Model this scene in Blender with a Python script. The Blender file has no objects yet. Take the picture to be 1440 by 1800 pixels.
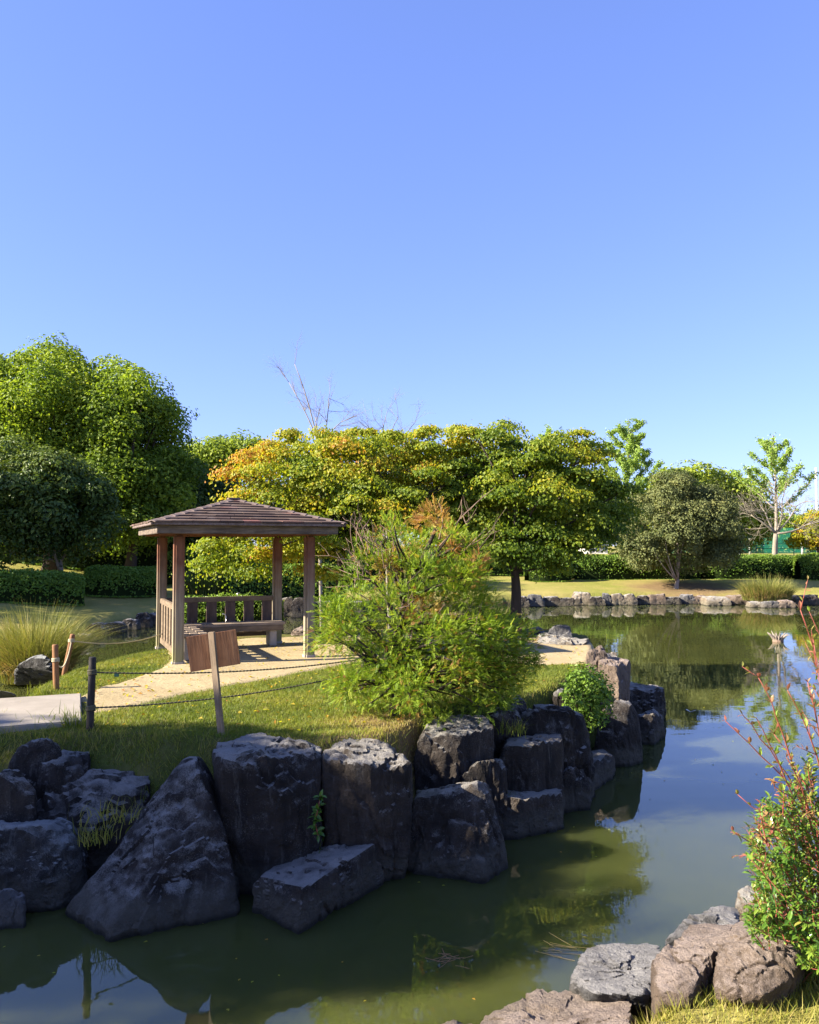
import bpy, bmesh, math
import numpy as np
from mathutils import Vector

# ------------------------------------------------------------------ camera, sky, sun, exposure
scene = bpy.context.scene
col = scene.collection
F_PX, W_PX, H_PX, CAM_Z = 1444.0, 1440.0, 1800.0, 2.9
TILT = math.atan(60 / F_PX)
cam_data = bpy.data.cameras.new('camera')
cam_data.sensor_fit = 'HORIZONTAL'
cam_data.sensor_width = 36.0
cam_data.lens = 36.0 * F_PX / W_PX
cam_data.clip_start, cam_data.clip_end = 0.05, 6000
cam = bpy.data.objects.new('camera', cam_data)
cam.location = (0, 0, CAM_Z)
cam.rotation_euler = (math.pi / 2 + TILT, 0, 0)
col.objects.link(cam)
scene.camera = cam

SUN_EL, SUN_AZ = math.radians(29), math.radians(257)      # azimuth clockwise from +Y
LIGHT = Vector((-math.sin(SUN_AZ) * math.cos(SUN_EL), -math.cos(SUN_AZ) * math.cos(SUN_EL), -math.sin(SUN_EL)))
world = bpy.data.worlds.new('World')
scene.world = world
world.use_nodes = True
wn, wl = world.node_tree.nodes, world.node_tree.links
wn.clear()
sky = wn.new('ShaderNodeTexSky')
sky.sky_type = 'NISHITA'
sky.sun_disc = False
sky.sun_elevation = SUN_EL
sky.sun_rotation = SUN_AZ
sky.air_density, sky.dust_density, sky.ozone_density = 1.0, 0.3, 2.6
grade = wn.new('ShaderNodeMix'); grade.data_type = 'RGBA'; grade.blend_type = 'MULTIPLY'
grade.inputs[0].default_value = 1.0
grade.inputs[7].default_value = (0.80, 0.83, 1.18, 1)
bg = wn.new('ShaderNodeBackground')
bg.inputs[1].default_value = 0.082
wo = wn.new('ShaderNodeOutputWorld')
wl.new(sky.outputs[0], grade.inputs[6])
gam = wn.new('ShaderNodeGamma'); gam.inputs[1].default_value = 0.68
tone = wn.new('ShaderNodeMix'); tone.data_type = 'RGBA'; tone.blend_type = 'MULTIPLY'
tone.inputs[0].default_value = 1.0
tone.inputs[7].default_value = (0.90, 1.0, 1.36, 1)
wl.new(grade.outputs[2], gam.inputs[0])
wl.new(gam.outputs[0], tone.inputs[6])
wl.new(tone.outputs[2], bg.inputs[0])
wl.new(bg.outputs[0], wo.inputs[0])
sun_data = bpy.data.lights.new('sun', 'SUN')
sun_data.energy = 5.0
sun_data.angle = math.radians(0.53)
sun_data.color = (1.0, 0.90, 0.74)
sun = bpy.data.objects.new('sun', sun_data)
sun.rotation_euler = LIGHT.to_track_quat('-Z', 'Y').to_euler()
sun.location = (-40, -10, 30)
col.objects.link(sun)
scene.view_settings.view_transform = 'Standard'
scene.view_settings.look = 'None'
scene.view_settings.exposure = 2.0
scene.view_settings.gamma = 1.0
scene.view_settings.use_curve_mapping = False
scene.render.engine = 'CYCLES'
scene.cycles.use_denoising = True
scene.cycles.max_bounces = 7
scene.cycles.diffuse_bounces = 3
scene.cycles.transmission_bounces = 4
scene.cycles.sample_clamp_indirect = 6.0

# ------------------------------------------------------------------ geometry helpers
CT, ST = math.cos(TILT), math.sin(TILT)
def ray(px, py):
    x, y = (px - 720) / F_PX, -(py - 900) / F_PX
    return np.array([x, CT - ST * y, ST + CT * y])
def P(px, py, d):                       # point at ground distance d along the pixel's line of sight
    r = ray(px, py)
    return r * (d / r[1]) + np.array([0, 0, CAM_Z])
def PZ(px, py, z):                      # where that line of sight meets height z
    r = ray(px, py)
    return r * ((z - CAM_Z) / r[2]) + np.array([0, 0, CAM_Z])
def sstep(a, b, x):
    t = np.clip((x - a) / (b - a), 0, 1)
    return t * t * (3 - 2 * t)
def unit(v):
    return v / np.maximum(np.linalg.norm(v, axis=-1, keepdims=True), 1e-9)

def vnoise(p, seed=0):
    p = np.asarray(p, float)
    i = np.floor(p).astype(np.int64)
    f = p - i
    f = f * f * (3 - 2 * f)
    out = np.zeros(len(p))
    for dx in (0, 1):
        wx = f[:, 0] if dx else 1 - f[:, 0]
        for dy in (0, 1):
            wy = f[:, 1] if dy else 1 - f[:, 1]
            for dz in (0, 1):
                wz = f[:, 2] if dz else 1 - f[:, 2]
                h = ((i[:, 0] + dx) * 374761393 + (i[:, 1] + dy) * 668265263 + (i[:, 2] + dz) * 1274126177 + seed * 974711) & 0xffffffff
                h = ((h ^ (h >> 13)) * 1274126177) & 0xffffffff
                h = (h ^ (h >> 16)) & 0xffff
                out += wx * wy * wz * (h / 32767.5 - 1)
    return out
def fbm(p, octaves=4, seed=0, gain=0.5):
    a, s, out = 1.0, 0.0, np.zeros(len(p))
    for k in range(octaves):
        out += a * vnoise(p * 2 ** k + 17.3 * k, seed + k)
        s += a
        a *= gain
    return out / s

class MB:                                # collects faces, builds ONE mesh object
    def __init__(self):
        self.v, self.f, self.t, self.m, self.n = [], [], [], [], 0
    def add(self, verts, faces, t=0.5, mat=0):
        verts = np.asarray(verts, float).reshape(-1, 3)
        faces = np.asarray(faces, int)
        self.v.append(verts)
        self.f.append(faces + self.n)
        self.t.append(np.broadcast_to(np.asarray(t, float), (len(verts),)))
        self.m.append(np.full(len(faces), mat, int))
        self.n += len(verts)
    def box(self, c, size, rot=None, mat=0, t=0.5):
        s = np.array(size) / 2
        v = np.array([[x, y, z] for z in (-1, 1) for y in (-1, 1) for x in (-1, 1)]) * s
        if rot is not None:
            v = v @ np.asarray(rot).T
        self.add(v + np.asarray(c), [[0, 2, 3, 1], [4, 5, 7, 6], [0, 1, 5, 4], [2, 6, 7, 3], [0, 4, 6, 2], [1, 3, 7, 5]], t, mat)
    def tube(self, pts, rad, sides=6, mat=0, t=0.5, cap=True):
        pts = np.asarray(pts, float)
        n = len(pts)
        rad = np.broadcast_to(np.asarray(rad, float), (n,))
        tan = unit(np.gradient(pts, axis=0))
        ref = np.array([0, 0, 1.0]) if abs(tan[:, 2]).mean() < 0.8 else np.array([1.0, 0, 0])
        a = unit(np.cross(tan, ref))
        b = np.cross(tan, a)
        ang = np.arange(sides) * 2 * math.pi / sides
        v = pts[:, None] + rad[:, None, None] * (np.cos(ang)[None, :, None] * a[:, None] + np.sin(ang)[None, :, None] * b[:, None])
        k = np.arange(sides); k2 = (k + 1) % sides
        f = [np.stack([i * sides + k, i * sides + k2, (i + 1) * sides + k2, (i + 1) * sides + k], 1) for i in range(n - 1)]
        self.add(v.reshape(-1, 3), np.concatenate(f), t, mat)
        if cap:
            self.v.append(np.stack([pts[0], pts[-1]])); base = self.n - n * sides
            self.t.append(np.full(2, float(np.mean(t))))
            tri = np.concatenate([np.stack([np.full(sides, self.n), base + k2, base + k], 1),
                                  np.stack([np.full(sides, self.n + 1), base + (n - 1) * sides + k, base + (n - 1) * sides + k2], 1)])
            self.f.append(tri); self.m.append(np.full(len(tri), mat, int)); self.n += 2
    def build(self, name, mats, parent=None, origin=None, smooth=False):
        v = np.concatenate(self.v)
        org = np.zeros(3) if origin is None else np.asarray(origin, float)
        v = v - org
        me = bpy.data.meshes.new(name)
        me.vertices.add(len(v))
        me.vertices.foreach_set('co', v.astype(np.float32).ravel())
        loops = np.concatenate([f.ravel() for f in self.f])
        tot = np.concatenate([np.full(len(f), f.shape[1]) for f in self.f])
        start = np.concatenate([[0], np.cumsum(tot)[:-1]])
        me.loops.add(len(loops)); me.loops.foreach_set('vertex_index', loops.astype(np.int32))
        me.polygons.add(len(tot))
        me.polygons.foreach_set('loop_start', start.astype(np.int32))
        me.polygons.foreach_set('loop_total', tot.astype(np.int32))
        me.polygons.foreach_set('material_index', np.concatenate(self.m).astype(np.int32))
        me.polygons.foreach_set('use_smooth', np.full(len(tot), smooth))
        at = me.attributes.new('tint', 'FLOAT', 'POINT')
        at.data.foreach_set('value', np.concatenate(self.t).astype(np.float32))
        for m in (mats if isinstance(mats, (list, tuple)) else [mats]):
            me.materials.append(m)
        me.update(calc_edges=True)
        o = bpy.data.objects.new(name, me)
        col.objects.link(o)
        if parent is not None:
            o.parent = parent
            o.location = org - np.array(parent.location)
        else:
            o.location = org
        return o

def tag(o, label, cat, group=None):
    o['label'] = label; o['category'] = cat
    if group: o['group'] = group
    return o
def structure(o):
    o['kind'] = 'structure'; return o
def stuff(o, label, cat):
    o['kind'] = 'stuff'; o['label'] = label; o['category'] = cat; return o
def empty(name, loc, label, cat, group=None):
    o = bpy.data.objects.new(name, None)
    o.location = loc; o.empty_display_size = 0.2
    col.objects.link(o)
    return tag(o, label, cat, group)

# ------------------------------------------------------------------ materials
class MT:
    def __init__(self, name):
        self.mat = bpy.data.materials.new(name); self.mat.use_nodes = True
        self.nt = self.mat.node_tree; self.nt.nodes.clear()
        self.out = self.n('ShaderNodeOutputMaterial')
    def n(self, t, **kw):
        x = self.nt.nodes.new(t)
        for k, v in kw.items(): setattr(x, k, v)
        return x
    def l(self, a, b): self.nt.links.new(a, b)
    def pos(self, scale=(1, 1, 1)):
        g = self.n('ShaderNodeNewGeometry'); m = self.n('ShaderNodeVectorMath', operation='MULTIPLY')
        m.inputs[1].default_value = scale; self.l(g.outputs['Position'], m.inputs[0]); return m.outputs[0]
    def noise(self, scale, detail=4, rough=0.55, vec=None, dist=0.0):
        x = self.n('ShaderNodeTexNoise'); x.inputs['Scale'].default_value = scale
        x.inputs['Detail'].default_value = detail; x.inputs['Roughness'].default_value = rough
        x.inputs['Distortion'].default_value = dist
        self.l(vec if vec is not None else self.pos(), x.inputs['Vector']); return x.outputs[0]
    def ramp(self, fac, stops):
        x = self.n('ShaderNodeValToRGB'); e = x.color_ramp.elements
        while len(e) < len(stops): e.new(0.5)
        for k, (p, c) in enumerate(stops):
            e[k].position = p
            e[k].color = (c, c, c, 1) if isinstance(c, (int, float)) else (*c, 1)
        self.l(fac, x.inputs[0]); return x.outputs[0]
    def mix(self, fac, a, b, blend='MIX'):
        x = self.n('ShaderNodeMix', data_type='RGBA', blend_type=blend)
        for i, val in ((0, fac), (6, a), (7, b)):
            if isinstance(val, (int, float)): x.inputs[i].default_value = val
            elif isinstance(val, tuple): x.inputs[i].default_value = (*val, 1)
            else: self.l(val, x.inputs[i])
        return x.outputs[2]
    def math(self, op, a, b=0.0):
        x = self.n('ShaderNodeMath', operation=op)
        for i, val in ((0, a), (1, b)):
            if isinstance(val, (int, float)): x.inputs[i].default_value = val
            else: self.l(val, x.inputs[i])
        return x.outputs[0]
    def bump(self, h, strength=0.5, dist=0.02, normal=None):
        x = self.n('ShaderNodeBump'); x.inputs['Strength'].default_value = strength; x.inputs['Distance'].default_value = dist
        self.l(h, x.inputs['Height'])
        if normal is not None: self.l(normal, x.inputs['Normal'])
        return x.outputs[0]
    def attr(self, name='tint'):
        x = self.n('ShaderNodeAttribute', attribute_name=name); return x.outputs['Fac']
    def bsdf(self, color, rough=0.8, normal=None, spec=0.3, **kw):
        x = self.n('ShaderNodeBsdfPrincipled')
        for k, val in (('Base Color', color), ('Roughness', rough)):
            if isinstance(val, tuple): x.inputs[k].default_value = (*val, 1)
            elif isinstance(val, (int, float)): x.inputs[k].default_value = val
            else: self.l(val, x.inputs[k])
        x.inputs['Specular IOR Level'].default_value = spec
        for k, val in kw.items(): x.inputs[k].default_value = val
        if normal is not None: self.l(normal, x.inputs['Normal'])
        return x
    def done(self, shader):
        self.l(shader.outputs[0], self.out.inputs['Surface']); return self.mat

def leaf_mat(name, stops, rough=0.5, trans=0.35, spec=0.25, tcol=1.3):
    m = MT(name)
    c = m.ramp(m.attr(), stops)
    b = m.bsdf(c, rough, spec=spec)
    tr = m.n('ShaderNodeBsdfTranslucent')
    tc = m.mix(1.0, c, (tcol, tcol, 0.55), 'MULTIPLY')
    m.l(tc, tr.inputs[0])
    mx = m.n('ShaderNodeMixShader'); mx.inputs[0].default_value = trans
    m.l(b.outputs[0], mx.inputs[1]); m.l(tr.outputs[0], mx.inputs[2])
    return m.done(mx)

def rock_mat(name, dark, mid, lichen, lich_amt, band=(0.125, 0.110, 0.080)):
    m = MT(name)
    big = m.noise(1.7, 5, 0.6)
    streak = m.noise(1.0, 5, 0.65, m.pos((9, 9, 1.3)))
    c = m.mix(m.ramp(big, [(0.35, 0.0), (0.68, 1.0)]), dark, mid)
    c = m.mix(m.ramp(streak, [(0.42, 0.0), (0.72, 0.75)]), c, tuple(x * 0.5 for x in dark))
    c = m.mix(m.ramp(m.noise(1.0, 6, 0.7, m.pos((16, 16, 2.2))), [(0.56, 0.0), (0.74, 0.55)]), c, tuple(x * 0.62 for x in lichen))
    geo = m.n('ShaderNodeNewGeometry')
    sep = m.n('ShaderNodeSeparateXYZ'); m.l(geo.outputs['Normal'], sep.inputs[0])
    sp = m.n('ShaderNodeSeparateXYZ'); m.l(geo.outputs['Position'], sp.inputs[0])
    up = m.math('MULTIPLY', m.math('POWER', m.math('MAXIMUM', sep.outputs[2], 0.0), 2.0), 0.21)
    l1 = m.math('ADD', m.math('ADD', m.math('MULTIPLY', m.noise(85, 10, 0.85), 0.6), m.math('MULTIPLY', m.noise(7, 6, 0.7), 0.4)), up)
    l2 = m.math('ADD', m.noise(3.1, 3, 0.5), up)
    lf = m.math('MULTIPLY', m.ramp(l1, [(0.50 - lich_amt, 0.0), (0.67 - lich_amt, 1.0)]), m.ramp(l2, [(0.44, 0.1), (0.66, 1.0)]))
    c = m.mix(lf, c, lichen)
    c = m.mix(m.math('MULTIPLY', m.ramp(m.noise(130, 3, 0.6), [(0.62, 0.0), (0.70, 0.8)]), m.ramp(m.noise(2.6, 4), [(0.45, 0.0), (0.6, 1.0)])), c, lichen)
    bz = m.math('ADD', sp.outputs[2], m.math('MULTIPLY', m.math('SUBTRACT', m.noise(2.3, 4), 0.5), 0.28))
    c = m.mix(m.ramp(bz, [(0.15, 0.7), (0.28, 0.0)]), c, m.mix(m.noise(22, 6), tuple(x * 0.55 for x in band), band))
    c = m.mix(m.ramp(sp.outputs[2], [(0.015, 0.8), (0.05, 0.0)]), c, (0.012, 0.013, 0.009))
    h = m.math('ADD', m.noise(9, 9, 0.68), m.math('MULTIPLY', m.noise(55, 6, 0.7), 0.35))
    return m.done(m.bsdf(c, 0.85, m.bump(h, 1.0, 0.09), spec=0.25))

def wood_mat(name, c1, c2, grain=(30, 30, 2), rough=0.75, low=None):
    m = MT(name)
    tc = m.n('ShaderNodeTexCoord')
    mp = m.n('ShaderNodeVectorMath', operation='MULTIPLY'); mp.inputs[1].default_value = grain
    m.l(tc.outputs['Object'], mp.inputs[0])
    g = m.noise(1.0, 6, 0.65, mp.outputs[0], 0.6)
    c = m.mix(m.ramp(g, [(0.3, 0.0), (0.72, 1.0)]), c1, c2)
    c = m.mix(m.ramp(m.noise(5, 5), [(0.45, 0.0), (0.75, 0.6)]), c, tuple(x * 0.55 for x in c1))
    if low:
        g2 = m.n('ShaderNodeNewGeometry'); sp = m.n('ShaderNodeSeparateXYZ'); m.l(g2.outputs['Position'], sp.inputs[0])
        zz = m.math('ADD', sp.outputs[2], m.math('MULTIPLY', m.math('SUBTRACT', m.noise(6, 4), 0.5), 0.6))
        zf = m.math('DIVIDE', m.math('SUBTRACT', zz, 1.05), 2.0)
        c = m.mix(m.ramp(zf, [(0.42, 0.9), (0.85, 0.0)]), c, m.mix(m.ramp(g, [(0.3, 0.0), (0.72, 1.0)]), low[0], low[1]))
        c = m.mix(m.ramp(zf, [(0.05, 0.65), (0.22, 0.0)]), c, low[2])
    return m.done(m.bsdf(c, rough, m.bump(g, 0.5, 0.008), spec=0.25))

M = {}
M['rock_dark'] = rock_mat('dark_rock', (0.015, 0.0115, 0.010), (0.056, 0.043, 0.033), (0.28, 0.265, 0.24), -0.033)
M['rock_slate'] = rock_mat('slate_rock', (0.018, 0.0145, 0.012), (0.075, 0.056, 0.041), (0.28, 0.26, 0.23), -0.038)
M['rock_lichen'] = rock_mat('lichen_rock', (0.018, 0.017, 0.017), (0.052, 0.047, 0.042), (0.26, 0.265, 0.25), 0.0)
M['rock_tan'] = rock_mat('tan_rock', (0.125, 0.098, 0.070), (0.23, 0.185, 0.13), (0.32, 0.30, 0.26), -0.03, (0.20, 0.175, 0.125))
M['rock_brown'] = rock_mat('brown_rock', (0.10, 0.072, 0.052), (0.225, 0.168, 0.122), (0.30, 0.24, 0.20), -0.06, (0.16, 0.13, 0.10))
M['rock_grey'] = rock_mat('grey_rock', (0.055, 0.054, 0.056), (0.125, 0.12, 0.115), (0.26, 0.25, 0.24), -0.05, (0.16, 0.14, 0.11))

def ground_mat():
    m = MT('lawn')
    n1 = m.noise(0.35, 5, 0.6); n2 = m.noise(7, 8, 0.7)
    c = m.mix(m.ramp(n1, [(0.38, 0.0), (0.64, 1.0)]), (0.20, 0.205, 0.042), (0.33, 0.27, 0.090))
    c = m.mix(m.ramp(n2, [(0.40, 0.0), (0.75, 0.6)]), c, (0.15, 0.14, 0.035))
    # leaf litter under the round tree
    g = m.n('ShaderNodeNewGeometry'); d = m.n('ShaderNodeVectorMath', operation='DISTANCE')
    m.l(g.outputs['Position'], d.inputs[0]); d.inputs[1].default_value = tuple(P(1205, 1022, 45))
    dd = m.math('ADD', d.outputs['Value'], m.math('MULTIPLY', m.noise(0.9, 4), 3.0))
    c = m.mix(m.ramp(m.math('DIVIDE', dd, 10), [(0.33, 0.85), (0.52, 0.0)]), c, m.mix(m.ramp(n2, [(0.3, 0.0), (0.7, 1.0)]), (0.10, 0.06, 0.035), (0.23, 0.15, 0.085)))
    sp = m.n('ShaderNodeSeparateXYZ'); m.l(g.outputs['Position'], sp.inputs[0])
    c = m.mix(m.ramp(sp.outputs[2], [(0.05, 1.0), (0.30, 0.0)]), c, (0.06, 0.05, 0.03))
    return m.done(m.bsdf(c, 0.95, m.bump(n2, 0.8, 0.06), spec=0.1))
M['ground'] = ground_mat()
def island_mat():
    m = MT('island_turf')
    n1 = m.noise(1.1, 5, 0.6); n2 = m.noise(30, 8, 0.7)
    c = m.mix(m.ramp(n1, [(0.40, 0.0), (0.62, 1.0)]), (0.085, 0.105, 0.022), (0.16, 0.13, 0.045))
    g = m.n('ShaderNodeNewGeometry'); d = m.n('ShaderNodeVectorMath', operation='DISTANCE')
    m.l(g.outputs['Position'], d.inputs[0]); d.inputs[1].default_value = tuple(PZ(690, 1275, 1.05))
    dd = m.math('ADD', d.outputs['Value'], m.math('MULTIPLY', m.noise(2.5, 4), 0.9))
    c = m.mix(m.ramp(m.math('DIVIDE', dd, 3), [(0.28, 0.95), (0.52, 0.0)]), c, m.mix(n2, (0.13, 0.075, 0.04), (0.30, 0.20, 0.11)))
    c = m.mix(m.ramp(n2, [(0.35, 0.0), (0.7, 0.7)]), c, (0.07, 0.06, 0.02))
    return m.done(m.bsdf(c, 0.95, m.bump(n2, 0.7, 0.02), spec=0.1))
M['island'] = island_mat()
def sand_mat():
    m = MT('sand')
    n1 = m.noise(1.3, 6, 0.6); n2 = m.noise(60, 6, 0.7)
    c = m.mix(m.ramp(n1, [(0.3, 0.0), (0.7, 1.0)]), (0.30, 0.235, 0.125), (0.385, 0.31, 0.18))
    c = m.mix(m.ramp(n2, [(0.45, 0.0), (0.75, 0.5)]), c, (0.22, 0.17, 0.10))
    n3 = m.noise(7, 6, 0.7)
    c = m.mix(m.ramp(n3, [(0.5, 0.0), (0.72, 0.55)]), c, (0.23, 0.175, 0.09))
    return m.done(m.bsdf(c, 0.95, m.bump(m.math('ADD', n3, m.math('MULTIPLY', n2, 0.3)), 0.7, 0.03), spec=0.1))
M['sand'] = sand_mat()
def water_mat():
    m = MT('pond_water')
    n1 = m.noise(0.45, 4, 0.55)
    c = m.mix(m.ramp(n1, [(0.35, 0.0), (0.7, 1.0)]), (0.042, 0.050, 0.014), (0.060, 0.065, 0.017))
    h1 = m.noise(1.0, 2, 0.5, m.pos((0.9, 1.7, 1))); h2 = m.noise(1.0, 3, 0.5, m.pos((5, 8, 1)))
    h = m.math('ADD', h1, m.math('MULTIPLY', h2, 0.12))
    b = m.bsdf(c, 0.015, m.bump(h, 0.05, 0.05), spec=0.5, IOR=1.58)
    b.subsurface_method = 'BURLEY'          # murky water: light spreads below the surface
    b.inputs['Subsurface Weight'].default_value = 1.0
    b.inputs['Subsurface Radius'].default_value = (1.0, 1.0, 0.6)
    b.inputs['Subsurface Scale'].default_value = 0.45
    return m.done(b)
M['water'] = water_mat()
M['concrete'] = (lambda m: m.done(m.bsdf(m.mix(m.ramp(m.noise(3, 6), [(0.3, 0.0), (0.7, 1.0)]), m.mix(m.noise(40, 4), (0.19, 0.165, 0.13), (0.27, 0.24, 0.195)), (0.30, 0.265, 0.215)), 0.9, m.bump(m.noise(45, 6), 0.3, 0.01), spec=0.2)))(MT('bridge_stone'))
M['side_shade_beam'] = (lambda m: m.done(m.bsdf(m.mix(m.noise(5, 5), (0.022, 0.022, 0.024), (0.06, 0.055, 0.05)), 0.9, spec=0.2)))(MT('painted_side_shade'))  # near-black colour holds the shade on the slab's side
M['support'] = (lambda m: m.done(m.bsdf(m.mix(m.noise(9, 5), (0.26, 0.23, 0.19), (0.40, 0.36, 0.30)), 0.9, spec=0.2)))(MT('bench_support'))
M['post'] = wood_mat('post_wood', (0.115, 0.045, 0.025), (0.20, 0.086, 0.048), (26, 26, 1.6), 0.75, ((0.17, 0.145, 0.10), (0.30, 0.26, 0.185), (0.23, 0.225, 0.09)))
M['beam'] = wood_mat('beam_wood', (0.10, 0.060, 0.042), (0.21, 0.145, 0.105), (3, 30, 30))
M['beam_red'] = wood_mat('red_beam_wood', (0.14, 0.055, 0.032), (0.23, 0.10, 0.06), (3, 30, 30))
M['fascia'] = wood_mat('fascia_wood', (0.060, 0.045, 0.036), (0.22, 0.175, 0.135), (2.5, 30, 30))
M['rail'] = wood_mat('rail_wood', (0.115, 0.082, 0.052), (0.235, 0.175, 0.115), (4, 30, 30))
M['slat'] = wood_mat('slat_wood', (0.070, 0.046, 0.036), (0.14, 0.098, 0.075), (30, 30, 3))
M['seat'] = wood_mat('seat_wood', (0.20, 0.15, 0.11), (0.36, 0.29, 0.22), (4, 30, 30))
M['sign_board'] = wood_mat('sign_board_wood', (0.15, 0.060, 0.026), (0.30, 0.155, 0.075), (20, 20, 2.2))
M['sign_post'] = wood_mat('sign_post_wood', (0.17, 0.118, 0.075), (0.30, 0.225, 0.15), (40, 40, 3))
M['stake_dark'] = wood_mat('dark_stake_wood', (0.020, 0.017, 0.015), (0.055, 0.046, 0.040), (40, 40, 4))
M['stake_brown'] = wood_mat('brown_stake_wood', (0.16, 0.072, 0.030), (0.28, 0.14, 0.06), (40, 40, 4))
M['rope'] = (lambda m: m.done(m.bsdf(m.mix(m.noise(120, 2), (0.05, 0.045, 0.030), (0.17, 0.15, 0.09)), 0.95)))(MT('rope_fibre'))
M['rope_pale'] = (lambda m: m.done(m.bsdf(m.mix(m.noise(120, 2), (0.30, 0.25, 0.15), (0.50, 0.44, 0.30)), 0.95)))(MT('pale_rope_fibre'))
M['metal'] = (lambda m: m.done(m.bsdf((0.6, 0.6, 0.6), 0.3, Metallic=1.0)))(MT('bright_metal'))
def shingle_mat():
    m = MT('roof_shingle')
    oi = m.n('ShaderNodeObjectInfo')
    c = m.ramp(oi.outputs['Random'], [(0.0, (0.055, 0.034, 0.029)), (0.5, (0.086, 0.056, 0.041)), (0.95, (0.118, 0.080, 0.058)), (1.0, (0.17, 0.07, 0.056))])
    n = m.noise(60, 6, 0.7)
    c = m.mix(m.ramp(n, [(0.35, 0.0), (0.75, 0.7)]), c, (0.05, 0.034, 0.03))
    c = m.mix(m.ramp(m.noise(2.2, 5), [(0.5, 0.0), (0.75, 0.5)]), c, (0.19, 0.15, 0.13))
    return m.done(m.bsdf(c, 0.9, m.bump(n, 0.4, 0.008), spec=0.2))
M['shingle'] = shingle_mat()
M['ridge'] = wood_mat('ridge_cap', (0.10, 0.07, 0.06), (0.22, 0.17, 0.15), (20, 20, 20))
M['bark'] = (lambda m: m.done(m.bsdf(m.mix(m.noise(1, 6, 0.65, m.pos((14, 14, 3))), (0.020, 0.016, 0.013), (0.085, 0.066, 0.052)), 0.95, m.bump(m.noise(1, 6, 0.65, m.pos((20, 20, 4))), 0.9, 0.03), spec=0.15)))(MT('dark_bark'))
M['bark_pale'] = (lambda m: m.done(m.bsdf(m.mix(m.noise(1, 6, 0.65, m.pos((8, 8, 3))), (0.14, 0.11, 0.085), (0.36, 0.31, 0.26)), 0.95, spec=0.15)))(MT('pale_bark'))
M['twig'] = (lambda m: m.done(m.bsdf(m.mix(m.noise(5, 4), (0.13, 0.085, 0.06), (0.24, 0.17, 0.13)), 0.9, spec=0.15)))(MT('bare_twig'))
M['twig_grey'] = (lambda m: m.done(m.bsdf(m.mix(m.noise(5, 4), (0.15, 0.130, 0.100), (0.29, 0.255, 0.200)), 0.9, spec=0.15)))(MT('grey_twig'))
M['camphor'] = leaf_mat('camphor_leaf', [(0.0, (0.075, 0.13, 0.018)), (0.5, (0.21, 0.29, 0.030)), (1.0, (0.36, 0.41, 0.045))], 0.55, 0.45)
M['dark_leaf'] = leaf_mat('dark_leaf', [(0.0, (0.028, 0.055, 0.013)), (0.6, (0.065, 0.11, 0.022)), (1.0, (0.13, 0.17, 0.034))], 0.45, 0.25)
M['bright_leaf'] = leaf_mat('bright_leaf', [(0.0, (0.12, 0.18, 0.025)), (0.5, (0.22, 0.29, 0.04)), (1.0, (0.33, 0.38, 0.05))], 0.5, 0.4)
M['maple'] = leaf_mat('maple_leaf', [(0.0, (0.070, 0.125, 0.016)), (0.35, (0.19, 0.25, 0.024)), (0.62, (0.35, 0.35, 0.028)), (0.84, (0.43, 0.29, 0.035)), (1.0, (0.38, 0.16, 0.035))], 0.5, 0.48)
M['olive_leaf'] = leaf_mat('olive_leaf', [(0.0, (0.055, 0.072, 0.030)), (0.5, (0.125, 0.145, 0.052)), (1.0, (0.20, 0.205, 0.07))], 0.6, 0.2, 0.15)
M['ginkgo'] = leaf_mat('ginkgo_leaf', [(0.0, (0.15, 0.24, 0.055)), (0.5, (0.25, 0.36, 0.075)), (1.0, (0.36, 0.46, 0.10))], 0.5, 0.4)
M['hedge'] = leaf_mat('hedge_leaf', [(0.0, (0.055, 0.115, 0.016)), (0.5, (0.12, 0.21, 0.026)), (1.0, (0.20, 0.29, 0.038))], 0.45, 0.25)
M['hedge_bright'] = leaf_mat('bright_hedge_leaf', [(0.0, (0.075, 0.145, 0.018)), (0.5, (0.14, 0.225, 0.028)), (1.0, (0.21, 0.29, 0.036))], 0.45, 0.3)
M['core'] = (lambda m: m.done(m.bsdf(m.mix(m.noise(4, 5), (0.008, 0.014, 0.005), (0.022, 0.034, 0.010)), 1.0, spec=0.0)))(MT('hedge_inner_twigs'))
M['yew'] = leaf_mat('yew_needle', [(0.0, (0.045, 0.10, 0.012)), (0.45, (0.155, 0.24, 0.021)), (0.75, (0.29, 0.36, 0.032)), (0.88, (0.33, 0.24, 0.05)), (1.0, (0.28, 0.11, 0.05))], 0.55, 0.42)
M['shrub'] = leaf_mat('glossy_shrub_leaf', [(0.0, (0.045, 0.11, 0.016)), (0.45, (0.12, 0.22, 0.028)), (0.7, (0.21, 0.28, 0.04)), (0.85, (0.26, 0.15, 0.055)), (1.0, (0.30, 0.10, 0.07))], 0.28, 0.3, 0.5)
M['red_stem'] = (lambda m: m.done(m.bsdf(m.mix(m.noise(14, 4), (0.20, 0.035, 0.035), (0.34, 0.11, 0.07)), 0.5)))(MT('red_stem'))
M['blade'] = leaf_mat('grass_blade', [(0.0, (0.060, 0.105, 0.014)), (0.45, (0.165, 0.20, 0.026)), (0.75, (0.29, 0.275, 0.05)), (1.0, (0.36, 0.29, 0.11))], 0.55, 0.35)
M['reed'] = leaf_mat('reed_blade', [(0.0, (0.085, 0.12, 0.020)), (0.5, (0.20, 0.205, 0.050)), (0.8, (0.33, 0.275, 0.095)), (1.0, (0.36, 0.20, 0.10))], 0.6, 0.3)
M['white_wall'] = (lambda m: m.done(m.bsdf(m.mix(m.noise(1.5, 4), (0.62, 0.60, 0.56), (0.75, 0.73, 0.70)), 0.9)))(MT('pale_render'))
M['steel'] = (lambda m: m.done(m.bsdf((0.55, 0.58, 0.56), 0.5)))(MT('painted_steel'))
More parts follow.
